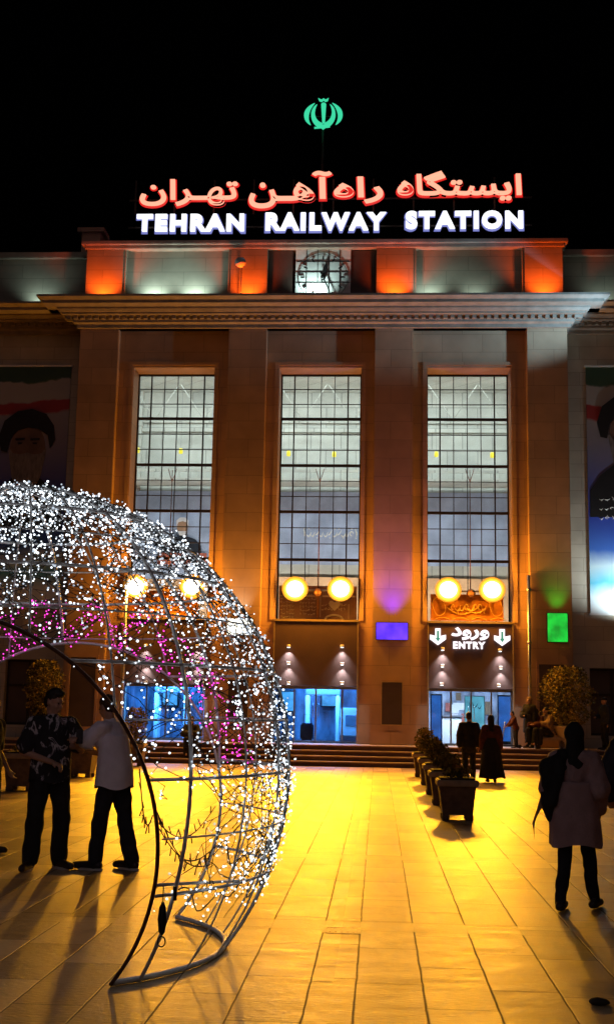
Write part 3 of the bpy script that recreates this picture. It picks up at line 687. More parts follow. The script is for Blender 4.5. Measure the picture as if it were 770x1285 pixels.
# flood lamps: mast, crossbar with a ball joint and two big square lamps per window
LAMPX = [[(170,736),(241,736)], [(370,739),(427,739)], [(562,740),(617,740)]]
YL = 38.78
for i, bx in enumerate(BAYS):
    ps = [at(px, py, YL) for px, py in LAMPX[i]]; xm = bx+.03; zl = (ps[0].z+ps[1].z)/2
    o = thing('floodlight_pair', 'pair of glaring sodium floodlights on a mast in front of the %s window' % PORT[i], 'floodlights', (xm, 39.0, ZS+.02), 'floodlight pairs at the windows')
    mt = at((218, 402, 586)[i], 590, 39.3).z
    s = MB(); s.tube([(xm, 39.3, ZS+.02), (xm, 39.3, mt)], [.022, .012], 8)
    for sx in (-1, 1): s.tube([(xm, 39.3, mt-.40), (xm+sx*.10, 39.3, mt-.1), (xm+sx*.14, 39.3, mt+.05)], .012, 6)
    s.build('mast', 'rust_steel', o)
    s = MB(); s.tube([(ps[0].x-.25, 39.12, zl-.02), (ps[1].x+.25, 39.12, zl-.02)], .03, 8); s.tube([(xm, 39.12, zl-.02), (xm, 39.28, zl-.02)], .03, 8); s.build('crossbar', 'steel', o)
    MB().ell((xm, 39.05, zl-.1), .15, n=12, k=8).build('ball_joint', 'rust_steel', o)
    for p in ps:
        hb = MB(); hb.tube([(p.x, YL+.03, p.z), (p.x, YL+.10, p.z), (p.x, YL+.26, p.z)], [.40,.38,.20], 24); ho = hb.build('lamp_housing', 'steel', o)
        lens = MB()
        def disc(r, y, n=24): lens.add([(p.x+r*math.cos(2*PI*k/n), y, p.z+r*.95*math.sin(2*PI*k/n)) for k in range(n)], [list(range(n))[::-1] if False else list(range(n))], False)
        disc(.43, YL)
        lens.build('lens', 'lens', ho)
        light('SPOT', 'flood_beam', (p.x, YL-.12, p.z), 1300*(.68 if i == 0 else 1), (1,.39,.006), (p.x*.9, 22, 0), spot_size=math.radians(140), spot_blend=.9, shadow_soft_size=.22)
        light('SPOT', 'flood_low_beam', (p.x, YL-.12, p.z), 2900, (1,.43,.004), (p.x*.97, 29.5, 0), spot_size=math.radians(58), spot_blend=1, shadow_soft_size=.22)
        light('POINT', 'flood_spill', (p.x, YL-.16, p.z), 470, (1,.40,.03), shadow_soft_size=.25)

# coloured light boxes on the pilasters
for (px0, px1, py0, py1, mn, lb, col, pw) in ((471,512,781,803,'box_violet','violet light box on the pilaster right of the middle window',(.06,.0,1),480),(686,712,769,806,'box_green','green light box on the right end pilaster',(.0,1,.06),40),(284,318,776,797,'box_white','white light box on the pilaster behind the light globe',(1,.9,.7),60)):
    a, b = at(px0, py1, YP-.12), at(px1, py0, YP-.12); xm = (a.x+b.x)/2
    o = thing('wall_light', lb, 'wall light', (xm, YP, a.z), 'light boxes on the pilasters')
    MB().bevbox(a.x, b.x, YP-.10, YP-.004, a.z, b.z, .02).build('housing', 'black_plastic', o)
    MB().bevbox(a.x+.02, b.x-.02, YP-.125, YP-.101, a.z+.02, b.z-.02, .01).build('panel', mn, o)
    light('SPOT', 'wall_wash', (xm, YP-.45, b.z-.15), pw, col, (xm, YP-.0, b.z+(2.6 if 'violet' in lb else .8)), spot_size=1.25 if 'violet' in lb else 1.1, spot_blend=1, shadow_soft_size=.1)
# drainpipes
for px, lb in ((663.5, 'bright metal drainpipe beside the entry portal'), (156.5, 'bright metal drainpipe beside the left bay')):
    p = at(px, 800, 38.72); zt = at(px, 722, 38.72).z; o = thing('drainpipe', lb, 'drainpipe', (p.x, 38.72, .6), 'drainpipes on the front')
    MB().tube([(p.x, 38.72, .6), (p.x, 38.72, zt)], .055, 10).build('pipe', 'steel', o)
    for z in (1.6, 3.9, 5.6): MB().tube([(p.x, 38.72, z-.05), (p.x, 38.72, z+.05)], .075, 10).build('collar', 'steel', o)

# ------------------------------------------------------------------ attic lights, clock, signs
for a, b, _ in at_in:
    x = XC+(a+b)/2; light('SPOT', 'orange_uplight', (x, YA-.55, 15.28), 330, (1,.10,.006), (x, YA-.1, 16.6), spot_size=2.0, spot_blend=.8, shadow_soft_size=.1)
for x, pw in ((XC-5.75, 130), (XC-4.35, 150), (XC+3.65, 60), (XC+5.2, 30), (XC-9.9, 45), (XC+9.6, 22), (XC-.25, 190)):
    y = (39.62 if abs(x-XC) > 8.2 else YA+.08)
    light('SPOT', 'white_uplight', (x, y-(.42 if pw < 200 else 1.0), 15.30), pw, (.72,1.0,.93), (x, y, 16.2), spot_size=2.1, spot_blend=.9, shadow_soft_size=.06)
c0 = at(405, 348, YA+.0); ck = thing('station_clock', 'large square white clock with black hands under the roof sign', 'clock', (c0.x, YA, 16.3))
half = .94
MB().box(c0.x-half, c0.x+half, YA+.02, YA+.3, ZA0, ZA1-.002).build('face', 'white_paint', ck)
s = MB(); R0 = .84
s.tube([(c0.x+R0*math.cos(t*PI/24), YA, c0.z+R0*math.sin(t*PI/24)) for t in range(48)], .010, 5, closed=True)
for q in (-.6, -.2, .2, .6):
    s.box(c0.x+q*half*1.0-.009, c0.x+q*half+.009, YA-.0, YA+.018, ZA0, ZA1-.01); s.box(c0.x-half+.02, c0.x+half-.02, YA+.001, YA+.017, c0.z+q*half-.009, c0.z+q*half+.009)
s.build('dial_grid', 'black_plastic', ck)
s = MB()
for k in range(12):
    a = k*PI/6; d = Vector((math.sin(a), 0, math.cos(a))); n_ = Vector((d.z, 0, -d.x)); c = Vector((c0.x, 0, c0.z))
    q = [c+d*.62+n_*.026, c+d*.76+n_*.026, c+d*.76-n_*.026, c+d*.62-n_*.026]; s.prism_xz([(v.x, v.z) for v in q], YA-.03, YA-.012); s.build('hour_mark', 'black_plastic', ck); s = MB()
def hand(ang, L, w0, w1, tail, y):
    d = Vector((math.sin(ang), 0, math.cos(ang))); n_ = Vector((d.z, 0, -d.x)); c = Vector((c0.x, 0, c0.z)); q = [c-d*tail+n_*w0, c+d*L*.7+n_*w1, c+d*L+n_*w1*.4, c+d*L-n_*w1*.4, c+d*L*.7-n_*w1, c-d*tail-n_*w0]
    return MB().prism_xz([(v.x, v.z) for v in q], y-.01, y)
hand(math.radians(13), .50, .035, .06, .15, YA-.04).build('hour_hand', 'black_plastic', ck)
hand(math.radians(156), .62, .03, .022, .2, YA-.055).build('minute_hand', 'black_plastic', ck)
s = MB(); s.tube([(c0.x, YA-.07, c0.z), (c0.x, YA+.01, c0.z)], .085, 14); s.build('hub', 'black_plastic', ck)
p = at(302, 331, YA-.25); o = thing('loudspeaker_pole', 'thin pole with a round pale loudspeaker before the second orange panel', 'pole', (p.x, YA-.25, 15.2))
MB().tube([(p.x+.03, YA-.25, 15.2), (p.x+.03, YA-.25, p.z-.05)], .02, 6).build('pole', 'steel', o); s = MB(); s.tube([(p.x, YA-.3, p.z), (p.x, YA-.4, p.z)], [.12, .19], 14); s.build('horn', 'white_paint', o)

YSG = 39.3
def word(parent, name, body, px0, px1, py0, py1, face, rim, bold, space=1.0):
    a, b = at(px0, py1, YSG), at(px1, py0, YSG)
    o = text_mesh(body, a.x, b.x, a.z, b.z, YSG, .10, bold, space).build(name, face, parent)
    e = .05; text_mesh(body, a.x-e, b.x+e, a.z-e, b.z+e, YSG+.13, .05, bold+.028, space).build('rim', rim, o)  # larger glowing copy behind, added as the letters' glare halo
ps = thing('persian_sign', 'red glowing Persian letters naming the station, upper line on the roof', 'sign', (XC, YSG, 17.5))
word(ps, 'word', '\uFEE5\uFE8D\uFEAE\u0640\uFEEC\uFE97', 175.5, 298.5, 225, 258.5, 'sign_red_face', 'sign_red_halo', .016)
word(ps, 'word', '\uFEE6\u0640\uFEEB', 312, 394, 229, 261, 'sign_red_face', 'sign_red_halo', .016)
word(ps, 'word', '\uFE81', 391, 416, 215, 249, 'sign_red_face', 'sign_red_halo', .016)
word(ps, 'word', '\uFEE9\uFE8D\uFEAD', 418.5, 480.5, 222, 255, 'sign_red_face', 'sign_red_halo', .016)
word(ps, 'word', '\uFEE9\uFE8E\uFB95\uFE98\uFEB4\uFBFE\uFE8D', 498, 653.5, 214.5, 252, 'sign_red_face', 'sign_red_halo', .016)
eg = thing('english_sign', 'white glowing letters TEHRAN RAILWAY STATION along the roof edge', 'sign', (XC, YSG, 17.5))
word(eg, 'word', 'TEHRAN', 171.5, 306.5, 268.5, 290.5, 'sign_white_face', 'sign_blue_halo', .050, 1.24)
word(eg, 'word', 'RAILWAY', 333, 484, 266.5, 289.5, 'sign_white_face', 'sign_blue_halo', .050, 1.24)
word(eg, 'word', 'STATION', 508.5, 655.5, 264.5, 287.5, 'sign_white_face', 'sign_blue_halo', .050, 1.24)
for par, z0, z1 in ((ps, 19.0, 20.15), (eg, 17.98, 18.85)):
    s = MB(); a, b = at(160, 280, YSG), at(668, 280, YSG)
    x = a.x+.2
    while x < b.x: MB().box(x-.03, x+.03, YSG+.24, YSG+.3, 17.5, z1-.05).build('support', 'frame_metal', par); x += 1.4
    MB().box(a.x, b.x, YSG+.19, YSG+.235, z0+.3, z0+.36).build('rail', 'frame_metal', par)
em = thing('emblem_sign', 'green glowing emblem on a mast high above the roof', 'emblem', (at(405,145,YSG+.3).x, YSG+.3, 17.5))
def crescent(mb, C, outer, inner_, y):
    mb.prism_xz([(C[0]+x, C[1]+z) for x, z in outer+inner_[::-1]], y-.06, y)
# drawn in the emblem's own 700 x 600 grid, then scaled to size
ex0, ex1, ez0, ez1 = at(381,164,YSG+.3).x, at(429,164,YSG+.3).x, at(405,163,YSG+.3).z, at(405,123.5,YSG+.3).z
def E(u, v): return (ex0+(u-115)/(650-115)*(ex1-ex0), ez1-(v-145)/(585-145)*(ez1-ez0))
def bez(pts, n=14):
    out = []
    for i in range(n+1):
        t = i/n; q = [Vector((a, b)) for a, b in pts]
        while len(q) > 1: q = [q[k].lerp(q[k+1], t) for k in range(len(q)-1)]
        out.append((q[0].x, q[0].y))
    return out
s = MB(); y = YSG+.3
def band(o_, i_):
    n = min(len(o_), len(i_))
    for k in range(n-1): s.prism_xz([E(*o_[k]), E(*o_[k+1]), E(*i_[k+1]), E(*i_[k])], y-.06, y)
for fl in (1, -1):
    X = lambda pts: [((u if fl > 0 else 770-u), v) for u, v in pts]
    band(X(bez([(262,218),(55,300),(95,470),(212,520)])), X(bez([(262,218),(165,330),(165,440),(212,520)])))
    band(X(bez([(295,235),(190,290),(175,480),(330,560)])), X(bez([(295,235),(245,330),(255,460),(372,500)])))
s.prism_xz([E(u, v) for u, v in ((352,235),(372,215),(400,215),(422,235),(408,500),(372,500))], y-.063, y-.003)
s.prism_xz([E(u, v) for u, v in ((330,520),(440,520),(420,560),(385,585),(350,560))], y-.066, y-.006)
s.prism_xz([E(u, v) for u, v in ((262,552),(480,540),(480,556),(262,572))], y-.057, y-.01)
s.prism_xz([E(u, v) for u, v in ((310,150),(330,160),(360,172),(385,152),(412,172),(440,160),(455,148),(445,185),(410,198),(385,178),(360,198),(325,185))], y-.06, y)
s.build('emblem', 'sign_green', em)
s = MB(); mx_ = at(405,145,y).x; s.tube([(mx_, y+.12, 17.5), (mx_, y+.12, ez1-.1)], .05, 8); s.tube([(mx_-.5, y+.08, ez0+.55), (mx_+.5, y+.08, ez0+.55)], .025, 6); s.build('mast', 'frame_metal', em)

# ------------------------------------------------------------------ large portrait banners on the wings
def banner_mat():
    m, nt, b = nodes_of('banner_print'); N = nt.nodes.new; L = nt.links.new
    g = N('ShaderNodeNewGeometry'); sx = N('ShaderNodeSeparateXYZ'); L(g.outputs['Position'], sx.inputs[0])
    n = N('ShaderNodeTexNoise'); n.inputs['Scale'].default_value = .6; n.inputs['Detail'].default_value = 4; L(g.outputs['Position'], n.inputs['Vector'])
    a = N('ShaderNodeMath'); a.operation = 'MULTIPLY_ADD'; a.inputs[1].default_value = .9; L(n.outputs['Fac'], a.inputs[0]); L(sx.outputs['Z'], a.inputs[2])
    mr = N('ShaderNodeMapRange'); mr.inputs['From Min'].default_value = 5.3; mr.inputs['From Max'].default_value = 13.6; L(a.outputs[0], mr.inputs['Value'])
    r = N('ShaderNodeValToRGB'); e = r.color_ramp.elements
    e[0].position = 0; e[0].color = (.75,.80,.82,1); e[1].position = .96; e[1].color = (.05,.12,.06,1)
    for p, c in ((.08,(.66,.76,.80)),(.14,(.10,.45,.62)),(.2,(.55,.72,.8)),(.26,(.05,.16,.60)),(.42,(.035,.06,.50)),(.52,(.12,.13,.50)),(.72,(.42,.38,.45)),(.79,(.50,.46,.50)),(.80,(.50,.04,.04)),(.845,(.50,.04,.04)),(.85,(.6,.58,.58)),(.93,(.58,.56,.55)),(.935,(.05,.12,.06))):
        q = e.new(p); q.color = (*c, 1)
    L(mr.outputs['Result'], r.inputs[0]); b.inputs['Roughness'].default_value = .6
    for q in e: q.color = [c*(.6 if q.position > .45 else 1.0) for c in q.color[:3]]+[1]
    L(r.outputs[0], b.inputs['Base Color'])
    M['banner_print'] = m
banner_mat()
for s_, lb in ((-1, 'tall banner with a turbaned bearded portrait on the dark left wing'), (1, 'tall blue banner with a turbaned portrait and clouds on the right wing')):
    xi = at(82.5, 600, YS-.08).x if s_ < 0 else at(737, 600, YS-.08).x; wd_ = 2.9; x0, x1 = (xi-wd_, xi) if s_ < 0 else (xi, xi+wd_); zb, zt = 4.92, 13.22
    o = thing('portrait_banner', lb, 'banner', ((x0+x1)/2, YS, zb), 'portrait banners on the wings')
    MB().box(x0, x1, YS-.06, YS-.03, zb, zt).build('print', 'banner_print', o)
    MB().box(x0-.04, x1+.04, YS-.09, YS-.005, zt, zt+.06).build('rail', 'white_paint', o); MB().box(x0-.04, x1+.04, YS-.09, YS-.005, zb-.06, zb).build('rail', 'white_paint', o)
    xf = at(36, 560, YS).x if s_ < 0 else xi+1.35; zf = at(36, 556, YS).z if s_ < 0 else 11.1
    p = MB(); y = YS-.064
    def blob(pts, dy): p.prism_xz([(xf+a*1.0, zf+b) for a, b in pts][::-1], y-.012-dy, y-dy)
    p.cur = 0; blob([(-1.3,-3.0),(1.3,-3.0),(1.28,-2.1),(.95,-1.6),(.5,-1.25),(-.5,-1.25),(-.95,-1.6),(-1.28,-2.1)], 0)
    p.cur = 1; blob([(.62*math.cos(t*PI/12), -.25+.92*math.sin(t*PI/12)) for t in range(24)], .015)
    p.cur = 2; blob([(-.62,-.5),(-.66,-.15),(-.5,-.38),(-.25,-.42),(0,-.36),(.25,-.42),(.5,-.38),(.66,-.15),(.62,-.5),(.5,-1.2),(.25,-1.7),(0,-1.85),(-.25,-1.7),(-.5,-1.2)], .03)
    p.cur = 3; blob([(-.92,-.3),(-1.02,.2),(-.85,.75),(-.4,1.1),(.1,1.18),(.6,1.0),(.88,.6),(.95,.1),(.78,-.2),(.68,.25),(.35,.48),(0,.52),(-.35,.42),(-.6,.15),(-.7,-.35)], .045)
    for sx in (-.27, .25): blob([(sx-.17,.14),(sx+.17,.16),(sx+.15,.08),(sx-.15,.06)], .034); blob([(sx-.09,.0),(sx+.09,.0),(sx+.06,-.06),(sx-.06,-.06)], .035)
    p.build('portrait', ['ink_black', 'ink_skin', 'ink_grey', 'ink_black'], o)
    t = MB()
    for r_ in range(3): strokes(t, xi+.35 if s_ > 0 else x0+.6, xi+1.7 if s_ > 0 else x0+1.8, 8.65-.32*r_, 8.8-.32*r_, YS-.07, 8, 30+r_, .012)
    t.build('writing', 'print_white', o)
    if s_ > 0:
        fl = thing('banner_floodlight', 'wall floodlight under the right banner shining up on it', 'floodlight', (x0+1.6, YS-.9, 4.5))
        MB().bevbox(x0+1.4, x0+1.8, YS-1.0, YS-.75, 4.4, 4.6, .03).build('housing', 'black_plastic', fl); MB().tube([(x0+1.6, YS-.75, 4.5), (x0+1.6, YS, 4.45)], .03, 6).build('bracket', 'black_plastic', fl)
        light('SPOT', 'banner_beam', (x0+1.5, YS-.95, 4.66), 620, (.80,.95,1.0), (x0+1.1, YS-.05, 7.0), spot_size=2.4, spot_blend=.8, shadow_soft_size=.1)
        light('SPOT', 'cornice_fill', (XC+12.0, YS-3.0, 13.3), 3300, (.36,.70,1.0), (XC+6.5, YP-.7, 14.95), spot_size=.8, spot_blend=.8, shadow_soft_size=.1)  # added cool light without a fixture for the right cornice end
#CONT

# ------------------------------------------------------------------ walk-through light globe
GC = Vector((-2.63, 8.64, 1.236)); GR = 2.0; TZ, TR_ = .858, 1.345
globe = thing('light_globe', 'walk through wire globe covered in white fairy lights on the square', 'light globe', (GC.x, GC.y, 0))
def inside_tunnel(p, e=0.): return math.hypot(p.x-GC.x, p.z-TZ) < TR_-e
def gpt(lat, az, r=GR): return GC+Vector((math.cos(lat)*math.cos(az), math.cos(lat)*math.sin(az), math.sin(lat)))*r
def runs(pts, closed=False):
    out = []; cur = []
    for p in pts:
        if p.z >= .0 and not inside_tunnel(p): cur.append(p)
        else:
            if len(cur) > 1: out.append(cur)
            cur = []
    if len(cur) > 1: out.append(cur)
    return out
s = MB()
for d in (-20, 0, 20, 40, 60, 76):
    lat = math.radians(d); N_ = 540
    for r_ in runs([gpt(lat, 2*PI*k/N_+.001) for k in range(N_+1)]): s.tube(r_, .0105, 6)
for d in (-10, 10, 30, 50):
    lat = math.radians(d)
    for r_ in runs([gpt(lat, 2*PI*k/180+.001) for k in range(181)]): s.tube(r_, .0065, 5)
s.build('ring_tubes', 'galvanised', globe)
s = MB()
for k in range(24):
    az = math.radians(k*15+4)
    for r_ in runs([gpt(math.radians(-39+.9*j), az) for j in range(144)]): s.tube(r_, 0.0125 if k % 3 == 0 else .007, 6)
s.tube([GC+Vector((0,0,GR-.05)), GC+Vector((0,0,GR+.06))], .05, 10)
s.build('meridian_tubes', 'galvanised', globe)
# rims of the two openings
for sgn in (-1, 1):
    pts = []
    for k in range(241):
        a = -PI/2+2*PI*k/240; x = TR_*math.cos(a); z = TZ+TR_*math.sin(a); q = GR**2-x*x-(z-GC.z)**2
        if z >= -.005 and q > 0: pts.append(Vector((GC.x+x, GC.y+sgn*math.sqrt(q), z)))
    MB().tube(pts, .0125, 8).build('opening_rim', 'rust_steel' if sgn < 0 else 'galvanised', globe)
r0 = math.sqrt(GR**2-GC.z**2)
for sgn in (-1, 1):                           # foot rings
    pts = [Vector((GC.x+sgn*r0*math.cos(a), GC.y+r0*math.sin(a), .02)) for a in [math.radians(-48+96*k/40) for k in range(41)]]
    pts = [p for p in pts if not inside_tunnel(Vector((p.x, p.y, 0)))]
    s = MB(); s.tube(pts, .019, 8)
    s.build('foot_ring', 'galvanised', globe)
# fairy lights: strings zigzag down each gore of the cage
rn = random.Random(5)
nb_ = 0
for k in range(24):
    pinks = []; wire = MB(); pink = MB(); gore = math.radians(15); az0 = math.radians(k*15+4)
    for pas in range(5):
        lat = math.radians(82); side = rn.random() < .5; cur = []; t = 0
        while lat > math.radians(-24):
            lat -= math.radians(rn.uniform(1.1, 2.3)); f = abs(((t*.19+pas*.21) % 2)-1)+rn.uniform(-.14, .14); t += 1
            p = gpt(lat, az0+gore*f, GR+rn.uniform(-.035, .03)); p.z -= .02*rn.random()
            if inside_tunnel(p) or p.z < .42: 
                if len(cur) > 1: wire.cur = 0; wire.tube(cur, .0028, 4)
                cur = []; continue
            low = p.z < 1.12
            if not low: cur.append(p)
            if low and rn.random() < (.22 if p.x > GC.x+1.56 and p.z > .5 else .30 if abs(p.z-.57) < .08 else .955): continue
            if low: cur.append(p)
            dist_rim = math.hypot(p.x-GC.x, p.z-TZ)-TR_
            back = p.y > GC.y
            tgt = pink if (back and p.z > 1.25 and dist_rim < .36 and rn.random() < .95) else wire
            for rep in range(2 if tgt is pink or (low and p.x > GC.x+1.56) else 1 if low or rn.random() < .5 else 2):
                q = p+Vector((rn.uniform(-.05,.05), rn.uniform(-.05,.05), rn.uniform(-.05,.03)))
                (pinks.append(q) if tgt is pink else None); tgt.cur = 1 if tgt is pink or rn.random() < .68 else 2; tgt.ico(q, rn.choice((.0048, .0058, .0068, .0078, .0095))); nb_ += 1
                if rn.random() < .5: tgt.cur = 0; tgt.tube([p, q], .002, 4)
        if len(cur) > 1: wire.cur = 0; wire.tube(cur, .0028, 4)
    if wire.f: wire.build('light_string', ['wire', 'bulb_white', 'bulb_dim'], globe)
    run = []; pink.cur = 0
    left_ = list(pinks)
    if left_:
        run = [left_.pop(0)]
        while left_:
            nx = min(left_, key=lambda v: (v-run[-1]).length); left_.remove(nx); run.append(nx)
        pink.tube(run, .0025, 4)
    if len(pink.f) > 400: 
        o = pink.build('pink_light_string', ['wire', 'bulb_pink'], globe); o['label'] = 'pink lights along the rear opening'
# garland along the ring near the knee-high band, unlit loops by the front rim
s = MB()
for seed, (a0, a1, z) in enumerate(((-40, 44, .57), (-38, 44, 1.2), (-30, 40, .8))):
    pts = []
    for j in range(60):
        a = math.radians(a0+(a1-a0)*j/59); zz = z+.05*math.sin(j*.9+seed)-.12*abs(math.sin(j*.22))*(1 if z < 1 else .6); lat = math.asin((zz-GC.z)/GR); p = gpt(lat, a, GR-.01)
        if not inside_tunnel(p): pts.append(p)
    s.cur = 0; s.tube(pts, .004, 4)
    for p in pts:
        for _ in range(2):
            if rn.random() < (.75 if seed < 2 else .4) and p.x > GC.x+1.25:
                q = p+Vector((rn.uniform(-.05,.05), rn.uniform(-.05,.05), rn.uniform(-.07,.05))); s.cur = 1; s.ico(q, rn.choice((.005,.0065,.0085)))
s.build('garland', ['wire', 'bulb_white'], globe)
def rimpt(zz, sgn=-1):
    x = math.sqrt(max(0, TR_**2-(zz-TZ)**2)); return Vector((GC.x+x, GC.y+sgn*math.sqrt(GR**2-x*x-(zz-GC.z)**2), zz))
s = MB(); p0 = rimpt(.62); p1 = gpt(math.radians(-19.5), math.radians(-22))
b_ = MB(); b_.tube([p0, p0.lerp(p1, .5), p1], .010, 8); b_.build('brace', 'galvanised', globe)
for seed, (za, zb) in enumerate(((1.30, 1.0), (1.0, 1.05), (.98, .8), (1.1, .7))):
    a = rimpt(za); b = a+Vector((.28, .5, zb-za)) if seed else rimpt(zb)
    pts = [a.lerp(b, t/12)+Vector((-.03 if not seed else 0, 0, -.14*math.sin(PI*t/12))) for t in range(13)]
    s.tube(pts, .004, 4)
    for p in pts[1:-1]: s.tube([p, p+Vector((rn.uniform(-.02,.02), 0, rn.choice((-.05,.045))))], .0035, 4)
s.build('unlit_cable', 'wire', globe)
p = rimpt(.55)+Vector((.06, .02, 0)); s = MB()
s.tube([p+Vector((0,0,.06)), p+Vector((0,0,-.04))], .004, 5)
s.lathe([(.004,-.22),(.02,-.2),(.028,-.13),(.02,-.06),(.006,-.03)], p, 10)
s.tube([p+Vector((.022*math.sin(t*PI/8), 0, -.255-.03*math.cos(t*PI/8))) for t in range(16)], .004, 5, closed=True)
s.tube([p+Vector((.07,0,.06)), p+Vector((.07,0,-.02))], .012, 6)
s.build('hanging_plug', 'black_plastic', globe)

# ------------------------------------------------------------------ drain cover, stone
g0, g1 = gnd(405, 1175), gnd(446, 1158)
o = thing('drain_cover', 'square iron drain cover set between two paving joints', 'drain cover', (-.26, 9.62, 0)); x0, x1, y0, y1 = -.405, -.115, 9.40, 9.66
MB().box(x0+.03, x1-.03, y0+.03, y1-.03, .001, .003).build('lid', 'iron', o)
f = MB()
for a in ((x0,x0+.028,y0,y1),(x1-.028,x1,y0,y1),(x0+.029,x1-.029,y0,y0+.028),(x0+.029,x1-.029,y1-.028,y1)): f.box(*a, .001, .004)
for k in range(5): x = x0+.05+.045*k; f.box(x, x+.012, y0+.05, y1-.05, .0032, .0055)
f.build('frame', 'iron', o)
p = gnd(750, 1261); s = MB(); s.ell(p+Vector((0,0,.018)), (.055,.035,.022), n=12, k=8); s.ell(p+Vector((.03,.01,.014)), (.04,.03,.018), n=10, k=7)
for i, v in enumerate(s.v): s.v[i] = v+Vector((0,0,.006))*noise.noise(v*40)
tag(s.build('stone', 'pebble'), 'small dark stone lying on the paving near the lower right corner', 'stone')

# ------------------------------------------------------------------ plants
def leaves(mb, c, rx, ry, z0, z1, n, size, shape, seed, holes=.28):
    rn = random.Random(seed); k = 0; c = Vector(c)
    while k < n:
        t = rn.random(); a = rn.random()*2*PI
        if shape == 'cone': R = (1-t)**.75*.95+.08
        elif shape == 'drop': R = math.sin(PI*min(1, .14+.86*(1-t)))**.8 if t > .25 else .55+1.8*t
        else: R = math.sqrt(max(0, 1-(2*t-1)**2))
        q = rn.random()**.45*R*(1+.3*noise.noise(Vector((3*math.cos(a), 3*math.sin(a), 4*t+seed))))
        p = c+Vector((rx*q*math.cos(a), ry*q*math.sin(a), z0+(z1-z0)*t))
        if noise.noise(p*(3.2/max(rx, .2))+Vector((seed,0,0))) < -holes: continue
        d = Vector((rn.gauss(0,1), rn.gauss(0,1), rn.gauss(.4,1))).normalized(); e = d.orthogonal().normalized(); e = (Matrix.Rotation(rn.random()*6.28, 3, d) @ e); L = size*rn.uniform(.6, 1.4); w_ = e.cross(d)*L*.35
        mb.cur = 0 if noise.noise(p*2.5/max(rx,.2)) > -.05 else 1
        mb.add([p, p+e*L*.5+w_, p+e*L, p+e*L*.5-w_], [(0,1,2,3)], False); k += 1
def shrub(parent, c, rx, z0, z1, n, size, shape, seed):
    s = MB(); s.tube([Vector(c)+Vector((0,0,z0-.15)), Vector(c)+Vector((.01,0,(z0+z1)/2)), Vector(c)+Vector((0,.01,z1-.1))], [.03,.02,.006], 7)
    for k in range(6): a = k*1.05; s.tube([Vector(c)+Vector((0,0,z0+(z1-z0)*(.15+.1*k))), Vector(c)+Vector((rx*.5*math.cos(a), rx*.5*math.sin(a), z0+(z1-z0)*(.28+.1*k)))], [.012,.004], 5)
    s.build('stem', 'bark', parent)
    f = MB(); leaves(f, c, rx, rx, z0, z1, int(n*1.7), size*.72, shape, seed); f.build('foliage', ['leaf', 'leaf_dark'], parent)
def planter(label, group, x, y, w_=.30, h_=.60, plant=None, seed=1):
    o = thing('planter', label, 'planter', (x, y, 0), group)
    b = MB(); n = 4
    def ring(hw, z): return [(x-hw, y-hw, z), (x+hw, y-hw, z), (x+hw, y+hw, z), (x-hw, y+hw, z)]
    vs = ring(w_*.78, .09)+ring(w_*.95, h_-.1); b.add(vs, [(3,2,1,0),(4,5,6,7)]+[(i, (i+1) % 4, 4+(i+1) % 4, 4+i) for i in range(4)], False)
    b.build('box', 'planter', o)
    r = MB(); r.bevbox(x-w_*1.08, x+w_*1.08, y-w_*1.08, y+w_*1.08, h_-.099, h_, .015); r.build('rim', 'planter_rim', o)
    f = MB()
    for sx in (-1, 1):
        for sy in (-1, 1): f.bevbox(x+sx*w_*.62-.06, x+sx*w_*.62+.06, y+sy*w_*.62-.06, y+sy*w_*.62+.06, .001, .089, .01)
    f.build('feet', 'planter', o)
    MB().box(x-w_*.9, x+w_*.9, y-w_*.9, y+w_*.9, h_+.001, h_+.03).build('soil', 'soil', o)
    if plant:
        rx, ph, shape, nl = plant
        shrub(o, (x, y, 0), rx, h_+.06, h_+ph, nl, .09, shape, seed)
    return o
PG = 'square planters in a row up to the entry'
planter('nearest of the square planters in the row to the entry, with low planting', PG, 1.25, 19.4, .30, .62, (.24, .16, 'ball', 130), 1)
planter('second nearest square planter of the row to the entry, with a dark spreading shrub', PG, 1.25, 22.4, .30, .60, (.27, .30, 'ball', 420), 2)
planter('middle square planter of the row to the entry, with a dark round shrub', PG, 1.25, 25.2, .30, .60, (.25, .42, 'ball', 500), 3)
planter('square planter last but one before the steps, with a tall yellow lit bush', PG, 1.25, 28.3, .30, .60, (.24, .46, 'drop', 520), 4)
planter('farthest square planter of the row, at the foot of the steps, with a tapering bush', PG, 1.22, 31.7, .30, .60, (.25, .62, 'drop', 560), 5)
LG = 'square planters left of the globe'
planter('large dark square planter at the left edge behind the man in the patterned shirt', LG, -6.95, 23.7, .32, .72, (.30, .12, 'ball', 160), 6)
planter('square planter seen between the two standing men', LG, -6.95, 28.5, .32, .70, (.30, .25, 'ball', 260), 7)
planter('square planter with a conical bush right of the man in the grey shirt', LG, -6.9, 34.4, .30, .62, (.32, 1.0, 'drop', 800), 8)
